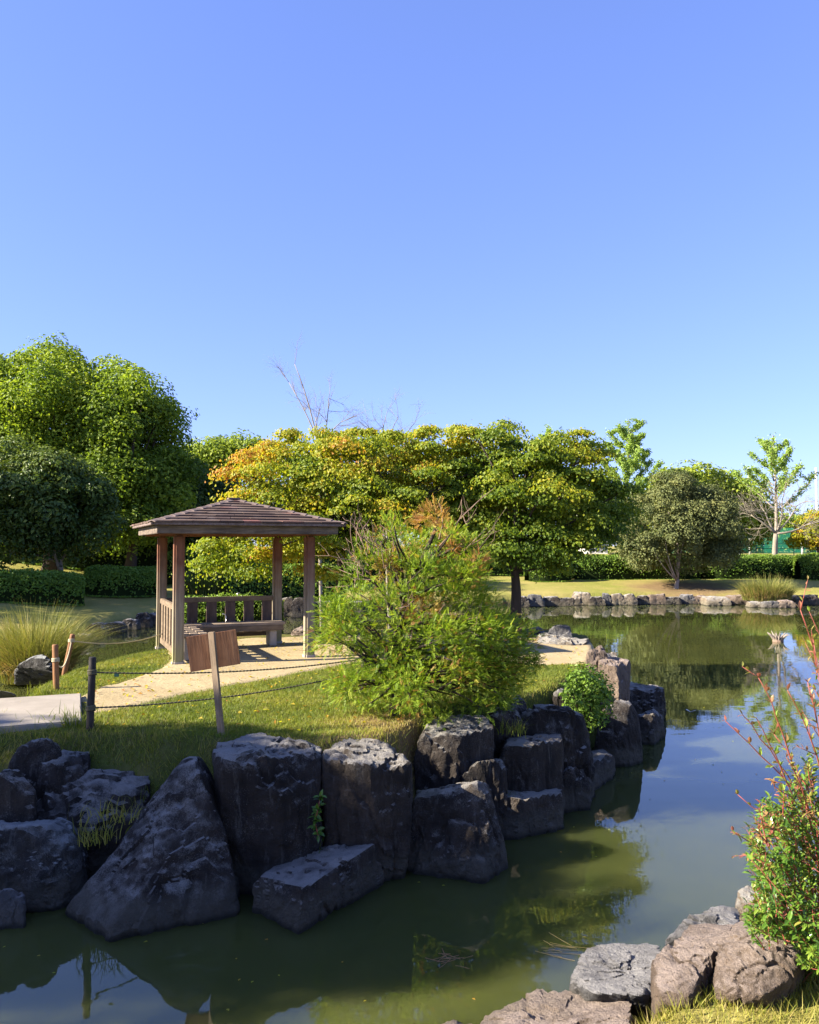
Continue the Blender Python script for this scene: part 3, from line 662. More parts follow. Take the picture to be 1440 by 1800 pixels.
# ------------------------------------------------------------------ gazebo
GC = np.array([-3.07, 14.30]); GA = math.radians(23.6); GH = 1.06; GZ = 1.06
ex, ey = np.array([math.cos(GA), math.sin(GA), 0]), np.array([-math.sin(GA), math.cos(GA), 0])
gaz = empty('gazebo', (GC[0], GC[1], GZ), 'wooden gazebo with shingled pyramid roof and benches beside the sandy path', 'gazebo')
gaz.rotation_euler.z = GA
def gpart(mb, name, mat, parent=None, smooth=False, loc=(0, 0, 0)):   # local gazebo coordinates
    o = mb.build(name, M[mat], smooth=smooth)
    o.parent = parent or gaz; o.location = loc
    return o
def cbox(size, bev=0.012, tilt=None):   # chamfered box mesh in its own MB
    bm = bmesh.new(); bmesh.ops.create_cube(bm, size=1)
    bmesh.ops.scale(bm, vec=size, verts=bm.verts)
    bmesh.ops.bevel(bm, geom=bm.edges[:], offset=bev, segments=2, affect='EDGES')
    mb = MB(); bm.verts.ensure_lookup_table()
    vs = np.array([v.co[:] for v in bm.verts])
    by = {}
    for f in bm.faces: by.setdefault(len(f.verts), []).append([v.index for v in f.verts])
    first = True
    for kk, fs in by.items():
        if first: mb.add(vs, fs); first = False
        else: mb.f.append(np.array(fs)); mb.m.append(np.zeros(len(fs), int))
    bm.free()
    return mb
for sx, sy in ((-1, -1), (1, -1), (-1, 1), (1, 1)):
    gpart(cbox((0.165, 0.165, 2.04), 0.03), 'post', 'post', loc=(sx * GH, sy * GH, 1.0))
    gpart(cbox((0.19, 0.19, 0.1), 0.03), 'post_base', 'support', loc=(sx * GH, sy * GH, 0.02))
for sgn in (-1, 1):
    gpart(cbox((2 * GH + 0.60, 0.11, 0.125), 0.008), 'beam', 'beam_red', loc=(0, sgn * GH, 2.075))
    o = gpart(cbox((2 * GH + 0.58, 0.105, 0.12), 0.008), 'beam', 'beam_red', loc=(sgn * GH, 0, 2.13)); o.rotation_euler.z = math.pi / 2
EV = GH * 1.43                           # half width at the eaves
roof = bpy.data.objects.new('roof', None); col.objects.link(roof); roof.parent = gaz
Z_E, Z_A = 2.20, 2.64
mb = MB()                                # roof deck under the shingles
c4 = [(-EV, -EV), (EV, -EV), (EV, EV), (-EV, EV)]
v = [[x, y, Z_E - 0.035] for x, y in c4] + [[x, y, Z_E] for x, y in c4] + [[0, 0, Z_A - 0.02]]
mb.add(v, [[3, 2, 1, 0]]); mb.f.append(np.array([[0, 1, 5, 4], [1, 2, 6, 5], [2, 3, 7, 6], [3, 0, 4, 7]])); mb.m.append(np.zeros(4, int))
mb.f.append(np.array([[4, 5, 8], [5, 6, 8], [6, 7, 8], [7, 4, 8]])); mb.m.append(np.zeros(4, int))
gpart(mb, 'roof_deck', 'fascia', roof)
for q_ in range(4):
    o = gpart(cbox((2 * EV - 0.16, 0.045, 0.125), 0.006), 'fascia_board', 'fascia', roof)
    o.rotation_euler.z = q_ * math.pi / 2
    a = q_ * math.pi / 2
    o.location = (math.sin(a) * (EV - 0.1), -math.cos(a) * (EV - 0.1), Z_E - 0.105)
    o = gpart(cbox((2 * EV + (0.03 if q_ % 2 else -0.035), 0.03, 0.04), 0.005), 'eave_trim', 'ridge', roof)
    o.rotation_euler.z = a
    o.location = (math.sin(a) * (EV + 0.006), -math.cos(a) * (EV + 0.006), Z_E - 0.018)
rng = np.random.default_rng(3)
NC = 9
slope = math.atan2(Z_A - Z_E, EV)
clen = math.hypot(EV, Z_A - Z_E) / NC
for q_ in range(4):
    a = q_ * math.pi / 2
    R = np.array([[math.cos(a), -math.sin(a), 0], [math.sin(a), math.cos(a), 0], [0, 0, 1]])
    for ci in range(NC):
        f0, f1 = ci / NC, (ci + 1) / NC
        y0, y1 = -EV * (1 - f0) - (0.03 if ci == 0 else 0), -EV * (1 - f1)
        hw0, hw1 = EV * (1 - f0), EV * (1 - f1)
        cuts = [-1.0]
        while cuts[-1] < 1: cuts.append(cuts[-1] + rng.uniform(0.26, 0.46) / max(hw0, 0.2))
        cuts = np.array(cuts); cuts = -1 + (cuts + 1) * 2 / (cuts[-1] + 1)
        for u0, u1 in zip(cuts[:-1], cuts[1:]):
            lift = 0.030 + rng.uniform(-0.004, 0.006); g = 0.004
            zb, zt = Z_E + (Z_A - Z_E) * f0, Z_E + (Z_A - Z_E) * f1
            j0 = rng.uniform(-0.008, 0.008)
            top = np.array([[u0 * hw0 + g, y0 + j0, zb + lift], [u1 * hw0 - g, y0 + j0, zb + lift], [u1 * hw1 - g, y1, zt + 0.010], [u0 * hw1 + g, y1, zt + 0.010]])
            vv = np.concatenate([top, top - np.array([0, 0, 0.028])]) @ R.T
            cen = vv.mean(0)
            mb = MB(); mb.add(vv - cen, [[0, 1, 2, 3], [7, 6, 5, 4], [0, 4, 5, 1], [1, 5, 6, 2], [2, 6, 7, 3], [3, 7, 4, 0]])
            gpart(mb, 'shingle', 'shingle', roof, loc=cen)
for sx, sy in ((-1, -1), (1, -1), (1, 1), (-1, 1)):
    for t0 in range(NC):
        f0, f1 = t0 / NC - 0.012, (t0 + 1) / NC
        p0 = np.array([sx * EV * (1 - f0), sy * EV * (1 - f0), Z_E + (Z_A - Z_E) * f0 + 0.042])
        p1 = np.array([sx * EV * (1 - f1), sy * EV * (1 - f1), Z_E + (Z_A - Z_E) * f1 + 0.026])
        side = unit(np.array([-sy, sx, 0.0])) * 0.07
        dn = np.array([0, 0, 0.022]); th = np.array([0, 0, 0.016])
        vv = np.array([p0 - side - dn, p0, p0 + side - dn, p1 + side - dn, p1, p1 - side - dn])
        vv = np.concatenate([vv, vv - th]); cen = vv.mean(0)
        mb = MB(); mb.add(vv - cen, [[0, 1, 4, 5], [1, 2, 3, 4], [6, 11, 10, 7], [7, 10, 9, 8], [0, 6, 7, 1], [1, 7, 8, 2], [0, 5, 11, 6], [2, 8, 9, 3], [3, 9, 10, 4], [4, 10, 11, 5]])
        gpart(mb, 'ridge_shingle', 'ridge', roof, loc=cen)
gpart(cbox((0.2, 0.2, 0.03), 0.008), 'ridge_cap', 'ridge', roof, loc=(0, 0, Z_A + 0.025))
# back railing and bench
gpart(cbox((2 * GH - 0.17, 0.07, 0.09), 0.008), 'top_rail', 'rail', loc=(0, GH, 0.86))
gpart(cbox((2 * GH - 0.17, 0.06, 0.08), 0.008), 'bottom_rail', 'rail', loc=(0, GH, 0.2))
for kx in range(6):
    gpart(cbox((0.19, 0.03, 0.57), 0.005), 'back_slat', 'slat', loc=(-0.86 + kx * 0.345, GH, 0.528))
seat = bpy.data.objects.new('bench_seat', None); col.objects.link(seat); seat.parent = gaz
for ky in range(3):
    gpart(cbox((2 * GH - 0.06, 0.135, 0.05), 0.007), 'seat_board', 'seat', seat, loc=(0.06, GH - 0.14 - ky * 0.145, 0.42))
gpart(cbox((2 * GH - 0.10, 0.04, 0.10), 0.006), 'seat_apron', 'rail', seat, loc=(0.05, GH - 0.48, 0.345))
for kx in (-0.3, 0.88):
    gpart(cbox((0.13, 0.30, 0.37), 0.01), 'bench_support', 'support', loc=(kx, GH - 0.30, 0.195))
# left railing and bench
o = gpart(cbox((2 * GH - 0.17, 0.07, 0.09), 0.008), 'top_rail', 'rail', loc=(-GH, 0, 0.86)); o.rotation_euler.z = math.pi / 2
o = gpart(cbox((2 * GH - 0.17, 0.06, 0.10), 0.008), 'bottom_rail', 'rail', loc=(-GH, 0, 0.16)); o.rotation_euler.z = math.pi / 2
for kx in range(6):
    o = gpart(cbox((0.19, 0.03, 0.61), 0.005), 'side_slat', 'rail', loc=(-GH, -0.86 + kx * 0.345, 0.513)); o.rotation_euler.z = math.pi / 2
seat2 = bpy.data.objects.new('side_bench_seat', None); col.objects.link(seat2); seat2.parent = gaz
for ky in range(3):
    o = gpart(cbox((1.35, 0.135, 0.05), 0.007), 'seat_board', 'seat', seat2, loc=(-GH + 0.14 + ky * 0.145, -0.18, 0.415)); o.rotation_euler.z = math.pi / 2
gpart(cbox((0.30, 0.13, 0.37), 0.01), 'bench_support', 'support', loc=(-GH + 0.28, -0.70, 0.195))
mb = MB(); mb.tube([[0, 0, 0], [0, 0, 0.13], [-0.015, 0, 0.16], [-0.06, 0, 0.175]], 0.009, 6)
gpart(mb, 'metal_hook', 'metal', loc=(0.02, GH - 0.38, 0.445), smooth=True)
mb = MB(); mb.tube([[0, 0, 0], [0, 0, 0.05], [0.03, 0, 0.065], [0.06, 0, 0.05]], 0.007, 6)
gpart(mb, 'rail_hook', 'metal', loc=(0.30, GH, 0.905), smooth=True)

# ------------------------------------------------------------------ bridge, sign, stakes, ropes
a_, b_ = PZ(143, 1219, 1.10), PZ(143, 1266, 1.10)
mid = (a_ + b_) / 2
ang = math.radians(22)
br = empty('footbridge', (mid[0] - 2.3 * math.cos(ang), mid[1] - 2.3 * math.sin(ang), 0.83), 'pale flat stone slab footbridge entering from the left edge', 'bridge')
br.rotation_euler.z = ang
o = cbox((4.6, 1.72, 0.09), 0.012).build('deck_slab', M['concrete']); o.parent = br; o.location = (0, 0, 0.225)
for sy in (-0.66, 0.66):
    o = cbox((4.5, 0.30, 0.26), 0.015).build('side_shade_beam', M['side_shade_beam']); o.parent = br; o.location = (-0.08, sy, 0.05)  # added dark beams stand in for the shaded side of the slab

sb = PZ(390, 1300, 1.0)
sg = empty('sign', sb, 'wooden notice board seen from behind, on a leaning post in the grass', 'sign')
top = P(372, 1112, sb[1] - 0.02)
mb = MB(); ax = (top - sb); L = np.linalg.norm(ax)
zv = ax / L; xv = unit(np.cross(np.array([0.25, 1, 0]), zv)); yv = np.cross(zv, xv); R = np.stack([xv, yv, zv], 1)
mb.box((0, 0, 0), (0.058, 0.04, L + 0.25))
o = mb.build('post', M['sign_post']); o.parent = sg
from mathutils import Matrix
o.matrix_local = Matrix.Translation(Vector((sb + top) / 2 - Vector(sb) - Vector(zv) * 0.12)) @ Matrix(R.tolist()).to_4x4()
c0, c1, c2, c3 = P(330, 1118, sb[1] + 0.05), P(414, 1106, sb[1] + 0.13), P(420, 1168, sb[1] + 0.13), P(336, 1183, sb[1] + 0.05)
cen = (c0 + c1 + c2 + c3) / 4
bx_ = unit((c1 - c0 + c2 - c3)); bz_ = unit((c0 - c3) + (c1 - c2)); bz_ = unit(bz_ - bx_ * (bz_ @ bx_)); by_ = np.cross(bz_, bx_)
mb = cbox((0.245, 0.022, 0.345), 0.003)
for off in (-0.1235, 0.1235):
    o = (cbox((0.243, 0.022, 0.348), 0.003)).build('board', M['sign_board']); o.parent = sg
    o.matrix_local = Matrix.Translation(Vector(cen - sb + bx_ * off)) @ Matrix(np.stack([bx_, by_, bz_], 1).tolist()).to_4x4()

def stake(px_t, py_t, px_b, py_b, r, mat, label, z=1.05):
    b = PZ(px_b, py_b, z); t = P(px_t, py_t, b[1])
    root = empty('stake', b, label, 'post', 'rope stakes')
    mb = MB(); down = unit(b - t)
    pts = [t, t + down * 0.012, t + (b - t) * 0.5, b, b + down * 0.2]
    mb.tube(pts, [r * 0.86, r, r, r * 1.03, r * 0.8], 10)
    o = mb.build('shaft', M[mat], root, origin=b, smooth=True)
    return root, t, b
st1, t1, b1 = stake(163, 1155, 158, 1283, 0.036, 'stake_dark', 'dark weathered stake with two ropes beside the bridge end')
st2, t2, b2 = stake(97, 1133, 99, 1213, 0.038, 'stake_brown', 'upright reddish brown stake on the grass near the reed clump')
st3, t3, b3 = stake(128, 1115, 114, 1180, 0.036, 'stake_brown', 'leaning reddish brown stake closest to the water')
def knot(root, b, t, f, r, mat='rope_pale'):
    mb = MB(); c = b + (t - b) * f
    th = np.linspace(0, 2 * math.pi * 3, 40)
    mb.tube(np.stack([c[0] + r * np.cos(th), c[1] + r * np.sin(th), c[2] + np.linspace(-0.025, 0.025, 40)], 1), 0.009, 5)
    mb.build('rope_binding', M[mat], root, origin=c, smooth=True)
knot(st1, b1, t1, 0.79, 0.04, 'rope'); knot(st1, b1, t1, 0.30, 0.042, 'rope'); knot(st2, b2, t2, 0.66, 0.042); knot(st3, b3, t3, 0.83, 0.04)
def rope(a, b, sag, label, mat='rope', r=0.0085):
    a, b = np.array(a), np.array(b)
    t = np.linspace(0, 1, 160)
    p = a + (b - a) * t[:, None]; p[:, 2] -= sag * 4 * t * (1 - t)
    L = np.linalg.norm(b - a)
    mb = MB()
    for ph in (0, math.pi):              # two twisted strands
        tw = t * L * 2 * math.pi / 0.07 + ph
        tt = np.linspace(0, 1, max(160, int(L * 70)))
        pp = a + (b - a) * tt[:, None]; pp[:, 2] -= sag * 4 * tt * (1 - tt)
        tw = tt * L * 2 * math.pi / 0.085 + ph
        side = unit(np.cross(b - a, [0, 0, 1.0]))
        pp = pp + (np.cos(tw)[:, None] * side + np.sin(tw)[:, None] * np.array([0, 0, 1.0])) * r * 0.55
        mb.tube(pp, r * 0.62, 4)
    return tag(mb.build('rope', M[mat], origin=a, smooth=True), label, 'rope', 'ropes along the path')
k1 = b1 + (t1 - b1) * 0.79; k2 = b1 + (t1 - b1) * 0.30
far_r = PZ(760, 1165, 1.55)
rope(k1, P(640, 1158, 10.4), 0.07, 'upper dark rope from the dark stake passing behind the notice board')
rope(k2, P(640, 1180, 10.2), 0.08, 'lower dark rope from the dark stake close to the grass')
rope(b3 + (t3 - b3) * 0.83, P(285, 1114, 14.6), 0.10, 'pale rope over the water from the leaning stake to the gazebo', 'rope_pale')
rope(b2 + (t2 - b2) * 0.66, b3 + (t3 - b3) * 0.83, 0.22, 'short slack pale rope between the two brown stakes', 'rope_pale')
kk = P(205, 1187, 8.3)
mb = cbox((0.045, 0.012, 0.03), 0.003); o = mb.build('rope_tag', M['green_steel'], origin=(0, 0, 0)); o.location = kk
tag(o, 'small dark tag hanging on the upper rope near the dark stake', 'tag')
# hidden end stake for the ropes inside the bush
stake(640, 1150, 640, 1222, 0.034, 'stake_dark', 'dark stake half hidden by the feathery bush, end of the ropes')

# ------------------------------------------------------------------ foliage helpers
def leaves(mb, rng, pos, nrm, size, aspect=0.6, t=0.5, mat=0, fold=0.12, axis=None):
    n = len(pos)
    nrm = unit(nrm)
    r = rng.normal(size=(n, 3)) if axis is None else axis + rng.normal(size=(n, 3)) * 0.25
    a = unit(r - nrm * (r * nrm).sum(1, keepdims=True))
    b = np.cross(nrm, a)
    L = (size * rng.uniform(0.7, 1.3, n))[:, None]; Wd = L * aspect
    v = np.stack([pos - a * L / 2, pos + b * Wd / 2 + nrm * L * fold, pos + a * L / 2 - nrm * L * 0.1, pos - b * Wd / 2 + nrm * L * fold], 1)
    f = np.arange(n * 4).reshape(n, 4)
    tt = np.repeat(np.broadcast_to(np.asarray(t, float), (n,)), 4)
    mb.add(v.reshape(-1, 3), f, np.clip(tt, 0, 1), mat)
def shell(rng, n, lo=0.55, up=0.0):
    u = unit(rng.normal(size=(n, 3)))
    if up: u[:, 2] = np.where((u[:, 2] < 0) & (rng.random(n) < up), -u[:, 2], u[:, 2])
    r = (rng.random(n) * (1 - lo ** 3) + lo ** 3) ** (1 / 3)
    return u, u * r[:, None]
def clump_centres(rng, ells, n, minsep):
    vol = np.array([e[1][0] * e[1][1] * e[1][2] for e in ells]) ** 0.67
    out = []
    tries = 0
    while len(out) < n and tries < n * 30:
        tries += 1
        k = rng.choice(len(ells), p=vol / vol.sum())
        c, r = ells[k]
        u = unit(rng.normal(size=3)); u = u * rng.uniform(0.35, 1.0) ** 0.45 * rng.choice([1.0, 1.0, 1.0, 1.14])
        q = np.array(c) + u * np.array(r)
        if out and np.min(np.linalg.norm(np.array(out) - q, axis=1)) < minsep: continue
        out.append(q)
    return np.array(out)
def curve(a, b, rng, bend=0.12, n=7, lift=0.0):
    a, b = np.array(a, float), np.array(b, float)
    t = np.linspace(0, 1, n)[:, None]
    L = np.linalg.norm(b - a)
    off = rng.normal(size=3) * bend * L
    p = a + (b - a) * t + off * np.sin(t * math.pi) * 0.5
    p[:, 2] += lift * L * np.sin(t[:, 0] * math.pi)
    return p
def ell(px, py, d, rx, rz, ry=None, dy=0):   # ellipsoid from its place and its half sizes in the picture at distance d
    s = d / F_PX
    return (P(px, py, d) + np.array([0, dy, 0]), np.array([rx * s, (ry if ry else (rx + rz) / 2 * s), rz * s]))
def tree(name, label, base, ells, nclump, cr, nleaf, lsize, mat, seed, trunk_r=0.2, trunk_mat='bark', flat=0.75, minsep=None, group=None, tint=None, forks=None, aspect=0.6, limbs=18, top=None, up=0.35, hang=0.0, trunk_top=None, limb_lo=0.35, airy=False):
    rng = np.random.default_rng(seed)
    base = np.array(base, float)
    root = empty(name, base, label, 'tree', group)
    cc = clump_centres(rng, ells, nclump, minsep if minsep else cr * 0.55)
    cmean = cc.mean(0)
    if trunk_top is None: trunk_top = np.array([base[0] * 0.6 + cmean[0] * 0.4, base[1] * 0.6 + cmean[1] * 0.4, base[2] + (cmean[2] - base[2]) * 0.8])
    tb = MB()
    tp = curve(base - np.array([0, 0, 0.15]), trunk_top, rng, 0.08, 9)
    tr = np.linspace(1.0, 0.5, 9) * trunk_r; tr[0] *= 1.5; tr[1] *= 1.12
    tb.tube(tp, tr, 10)
    order = rng.permutation(len(cc))[:limbs]
    for k in order:
        s = rng.uniform(limb_lo, 1.0); i0 = min(8, int(s * 8 + .5))
        q = curve(tp[i0], cc[k], rng, 0.16, 7, 0.06)
        tb.tube(q, np.linspace(tr[i0] * (0.62 if limb_lo < .5 else 0.42), 0.015, 7), 6)
    tb.build('trunk', M[trunk_mat], root, origin=base, smooth=True)
    mb = MB()
    R = np.array([1, 1, flat]) * cr
    for c in cc:
        k = max(20, int(nleaf * rng.uniform(0.7, 1.3)))
        rr = R * (rng.uniform(0.65, 1.3) if not airy else rng.uniform(0.5, 1.35))
        u, sh = shell(rng, k, 0.45, up)
        # lumpy sub-clumps
        lump = 1 + 0.28 * vnoise(u * 2.2 + rng.uniform(0, 50), int(rng.integers(1e6)))
        p = c + sh * rr * lump[:, None]
        if airy: p = c + rng.normal(size=(k, 3)) * rr * 0.44 * lump[:, None]; p[:, 2] -= 0.35 * ((p[:, :2] - c[:2]) ** 2).sum(1) / cr; u = unit(p - c + np.array([0, 0, .12]))
        nr = u * 1.0 + np.array([0, 0, 0.35 - hang]) + rng.normal(size=(k, 3)) * 0.38
        if tint is None: t = 0.5 + 0.2 * rng.normal() + rng.normal(size=k) * 0.17
        else: t = tint(p, rng) + 0.12 * rng.normal()
        leaves(mb, rng, p, nr, lsize, aspect, t)
    mb.build('crown', M[mat], root, origin=base)
    return root
def gz(x, y): return float(terrain_z(np.array([x]), np.array([y]))[0])
def tbase(px, d):
    x = (px - 720) / F_PX * d
    return np.array([x, d, gz(x, d)])

# maples on the island
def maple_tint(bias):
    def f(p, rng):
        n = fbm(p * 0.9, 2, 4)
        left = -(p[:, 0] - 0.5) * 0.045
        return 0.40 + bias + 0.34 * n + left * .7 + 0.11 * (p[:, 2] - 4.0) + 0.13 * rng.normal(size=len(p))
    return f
s17 = 17.2 / F_PX
ells = [ell(470, 790, 17.2, 40, 30), ell(560, 775, 17.0, 45, 28), ell(735, 770, 17.2, 40, 26), ell(480, 835, 16.8, 95, 55), ell(590, 830, 17, 110, 70), ell(640, 790, 17.4, 90, 42), ell(715, 850, 17.2, 95, 75), ell(800, 850, 17.6, 70, 70), ell(430, 845, 16.6, 50, 28), ell(500, 785, 17.6, 60, 30),
        ell(420, 955, 16.9, 62, 34), ell(520, 935, 16.8, 60, 50), ell(600, 915, 16.4, 70, 50), ell(690, 930, 17, 70, 50), ell(385, 975, 16.6, 40, 22), ell(455, 985, 16.4, 45, 25), ell(550, 985, 16.5, 40, 30), ell(720, 790, 17.6, 60, 30), ell(650, 880, 16.2, 90, 40)]
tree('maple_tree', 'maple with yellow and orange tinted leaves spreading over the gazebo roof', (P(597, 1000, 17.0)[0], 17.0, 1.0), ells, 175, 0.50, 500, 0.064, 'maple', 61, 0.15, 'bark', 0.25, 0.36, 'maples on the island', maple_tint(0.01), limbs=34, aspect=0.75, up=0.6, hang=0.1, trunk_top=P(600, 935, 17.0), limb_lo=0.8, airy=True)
ells = [ell(820, 762, 17.2, 32, 26), ell(875, 765, 17.0, 30, 28), ell(1030, 782, 17.2, 32, 24), ell(930, 860, 17.2, 120, 80), ell(860, 795, 17.6, 75, 42), ell(960, 810, 17.5, 80, 40), ell(1025, 820, 17.4, 45, 50), ell(1070, 880, 17.5, 45, 40), ell(1010, 920, 17.0, 75, 50), ell(905, 945, 16.6, 70, 40), ell(980, 960, 16.9, 70, 30), ell(840, 880, 17.2, 60, 60)]
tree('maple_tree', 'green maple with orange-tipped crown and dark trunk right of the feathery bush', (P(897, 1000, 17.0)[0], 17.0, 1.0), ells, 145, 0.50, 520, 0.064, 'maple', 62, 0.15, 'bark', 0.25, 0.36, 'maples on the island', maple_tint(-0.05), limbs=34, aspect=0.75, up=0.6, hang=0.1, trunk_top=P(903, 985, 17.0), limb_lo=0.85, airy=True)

# big trees on the left
def light_tint(p, rng): return 0.45 + 0.25 * fbm(p * 0.5, 2, 8) + 0.16 * rng.normal(size=len(p))
ells = [ell(20, 700, 42, 110, 80), ell(110, 680, 42, 90, 60), ell(60, 750, 42, 165, 120), ell(150, 720, 42, 120, 100), ell(60, 840, 41, 140, 100), ell(-60, 760, 42, 120, 130)]
tree('camphor_tree', 'tallest broad bright green tree at the left edge of the picture', tbase(90, 42), ells, 195, 1.2, 520, 0.19, 'camphor', 71, 0.38, 'bark', 0.8, 0.8, 'big trees on the left', light_tint, limbs=30)
ells = [ell(235, 790, 41, 85, 115), ell(215, 880, 40, 90, 80), ell(285, 850, 41, 48, 75)]
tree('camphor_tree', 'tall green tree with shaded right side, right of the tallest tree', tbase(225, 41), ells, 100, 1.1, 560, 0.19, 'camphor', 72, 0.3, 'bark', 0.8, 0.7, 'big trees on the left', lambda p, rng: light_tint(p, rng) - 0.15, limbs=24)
ells = [ell(70, 880, 34, 105, 75), ell(20, 900, 34, 80, 80), ell(120, 910, 34, 80, 65), ell(60, 830, 34.5, 70, 35)]
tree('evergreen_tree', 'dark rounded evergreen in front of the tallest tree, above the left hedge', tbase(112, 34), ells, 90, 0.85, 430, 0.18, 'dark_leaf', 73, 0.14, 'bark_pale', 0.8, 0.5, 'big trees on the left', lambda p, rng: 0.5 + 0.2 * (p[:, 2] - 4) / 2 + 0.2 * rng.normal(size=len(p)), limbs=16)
ells = [ell(335, 880, 46, 55, 65), ell(300, 920, 46, 60, 50), ell(380, 910, 46, 55, 50)]
tree('evergreen_tree', 'dark shaded tree behind the gazebo roof, left of the yellow maple', tbase(330, 46), ells, 55, 1.1, 420, 0.22, 'dark_leaf', 74, 0.22, 'bark', 0.8, 0.6, 'big trees on the left', limbs=12)
ells = [ell(375, 815, 62, 50, 35), ell(430, 810, 62, 40, 30), ell(340, 830, 62, 35, 30)]
tree('broadleaf_tree', 'distant light green tree top between the left trees and the yellow maple', tbase(380, 62), ells, 50, 1.3, 300, 0.3, 'bright_leaf', 75, 0.25, 'bark', 0.8, 0.8, 'distant trees', limbs=10)

# trees behind the maples
ells = [ell(640, 830, 55, 120, 50), ell(760, 840, 55, 100, 55), ell(690, 880, 55, 120, 50)]
tree('broadleaf_tree', 'dense green tree just behind and between the two maples', tbase(690, 55), ells, 70, 1.2, 240, 0.28, 'dark_leaf', 76, 0.3, 'bark', 0.8, 0.7, 'distant trees', lambda p, rng: 0.7 + 0.2 * rng.normal(size=len(p)), limbs=14)
ells = [ell(960, 870, 56, 110, 60), ell(1040, 900, 56, 80, 50), ell(880, 900, 56, 80, 50)]
tree('broadleaf_tree', 'dense dark tree directly behind the right maple', tbase(970, 56), ells, 65, 1.2, 240, 0.28, 'dark_leaf', 77, 0.3, 'bark', 0.8, 0.7, 'distant trees', limbs=14)
ells = [ell(500, 900, 56, 110, 60), ell(420, 930, 56, 70, 40), ell(580, 930, 56, 80, 50)]
tree('broadleaf_tree', 'dark tree seen under the gazebo roof and behind the yellow maple', tbase(500, 56), ells, 60, 1.3, 240, 0.28, 'dark_leaf', 78, 0.3, 'bark', 0.8, 0.7, 'distant trees', limbs=12)
ells = [ell(1165, 875, 62, 45, 40), ell(1230, 870, 62, 75, 42), ell(1310, 900, 62, 40, 45), ell(1240, 910, 62, 90, 40)]
tree('broadleaf_tree', 'yellow-green tree rising behind the round dark tree', tbase(1230, 62), ells, 80, 1.4, 380, 0.3, 'bright_leaf', 79, 0.3, 'bark', 0.8, 0.8, 'distant trees', lambda p, rng: 0.7 + 0.2 * rng.normal(size=len(p)), limbs=12)
ells = [ell(1425, 945, 60, 30, 18), ell(1460, 925, 60, 40, 25)]
tree('maple_tree', 'low orange-leaved tree at the right picture edge before the net fence', tbase(1440, 60), ells, 26, 0.9, 300, 0.22, 'maple', 80, 0.16, 'bark', 0.6, 0.5, 'distant trees', lambda p, rng: 0.66 + 0.12 * rng.normal(size=len(p)), limbs=10)
# round tree across the water
ells = [ell(1130, 968, 45.0, 44, 28), ell(1250, 975, 45.3, 50, 26), ell(1195, 972, 46.6, 85, 28), ell(1195, 915, 45.5, 98, 68), ell(1150, 945, 45, 62, 42), ell(1240, 930, 45.5, 62, 62), ell(1192, 875, 45.5, 62, 40)]
tb_ = tbase(1188, 45.0)
tree('round_tree', 'round dense grey-green tree with forked pale trunk on the far lawn', tb_, ells, 150, 0.68, 430, 0.13, 'olive_leaf', 81, 0.17, 'bark_pale', 0.85, 0.42, None, lambda p, rng: 0.52 + 0.18 * rng.normal(size=len(p)), limbs=9, up=0.3, trunk_top=tb_ + np.array([0.1, 0, 0.5]), limb_lo=0.8)

# ginkgos: upswept branches feathered with leaves
def ginkgo(label, base, topz, spread, nb, seed, lean=0.0, start=0.35, dens=1.0):
    rng = np.random.default_rng(seed); base = np.array(base, float)
    root = empty('ginkgo_tree', base, label, 'tree', 'ginkgo trees')
    tb, mb = MB(), MB()
    H = topz - base[2]
    top = base + np.array([lean, 0, H])
    tp = curve(base - np.array([0, 0, .2]), top, rng, 0.02, 10)
    tb.tube(tp, np.linspace(0.15, 0.02, 10), 8)
    def feather(q, n, r):
        tt = rng.random(n) ** 0.8
        idx = tt * (len(q) - 1); i0 = np.minimum(idx.astype(int), len(q) - 2); f = (idx - i0)[:, None]
        p = q[i0] * (1 - f) + q[i0 + 1] * f + rng.normal(size=(n, 3)) * r * np.array([1, 1, 0.8])
        leaves(mb, rng, p, rng.normal(size=(n, 3)) + np.array([0, 0, .5]), 0.12, 0.85, 0.55 + 0.2 * rng.normal(size=n))
    feather(tp[6:], int(420 * dens), 0.15)
    for k in range(nb):
        f = start + (0.93 - start) * (k / nb)
        i0 = tp[0] + (top - tp[0]) * f
        az = k * 2.4 + rng.uniform(-.3, .3)
        Lb = spread * (1 - (f - start) / (1 - start) * 0.72) * rng.uniform(0.75, 1.15)
        end = i0 + np.array([math.cos(az) * Lb, math.sin(az) * Lb, Lb * rng.uniform(0.7, 1.05)])
        q = curve(i0, end, rng, 0.05, 7, -0.04)
        tb.tube(q, np.linspace(0.055, 0.012, 7), 5)
        feather(q[1:], int(520 * dens * Lb / spread) + 60, 0.12)
        for s in range(3):
            j = rng.integers(2, 6); e2 = q[j] + np.array([rng.normal() * .5, rng.normal() * .5, rng.uniform(.2, .7)]) * Lb * 0.35
            q2 = curve(q[j], e2, rng, 0.05, 4); tb.tube(q2, np.linspace(0.025, 0.008, 4), 4)
            feather(q2, int(110 * dens), 0.09)
    tb.build('trunk', M['bark_pale'], root, origin=base, smooth=True)
    mb.build('crown', M['ginkgo'], root, origin=base)
ginkgo('feathery light green ginkgo rising behind the right maple', tbase(1100, 58), P(1108, 738, 58)[2], 3.0, 22, 91, 0.3, 0.3, 1.5)
ginkgo('tip of a light green ginkgo peeking over the middle of the right maple', tbase(965, 60), P(965, 748, 60)[2], 1.7, 16, 92, 0, 0.4, 1.1)
ginkgo('slender sparse ginkgo with upswept branches near the right edge', tbase(1362, 55), P(1362, 764, 55)[2], 3.0, 15, 93, 0.0, 0.42, 0.75)

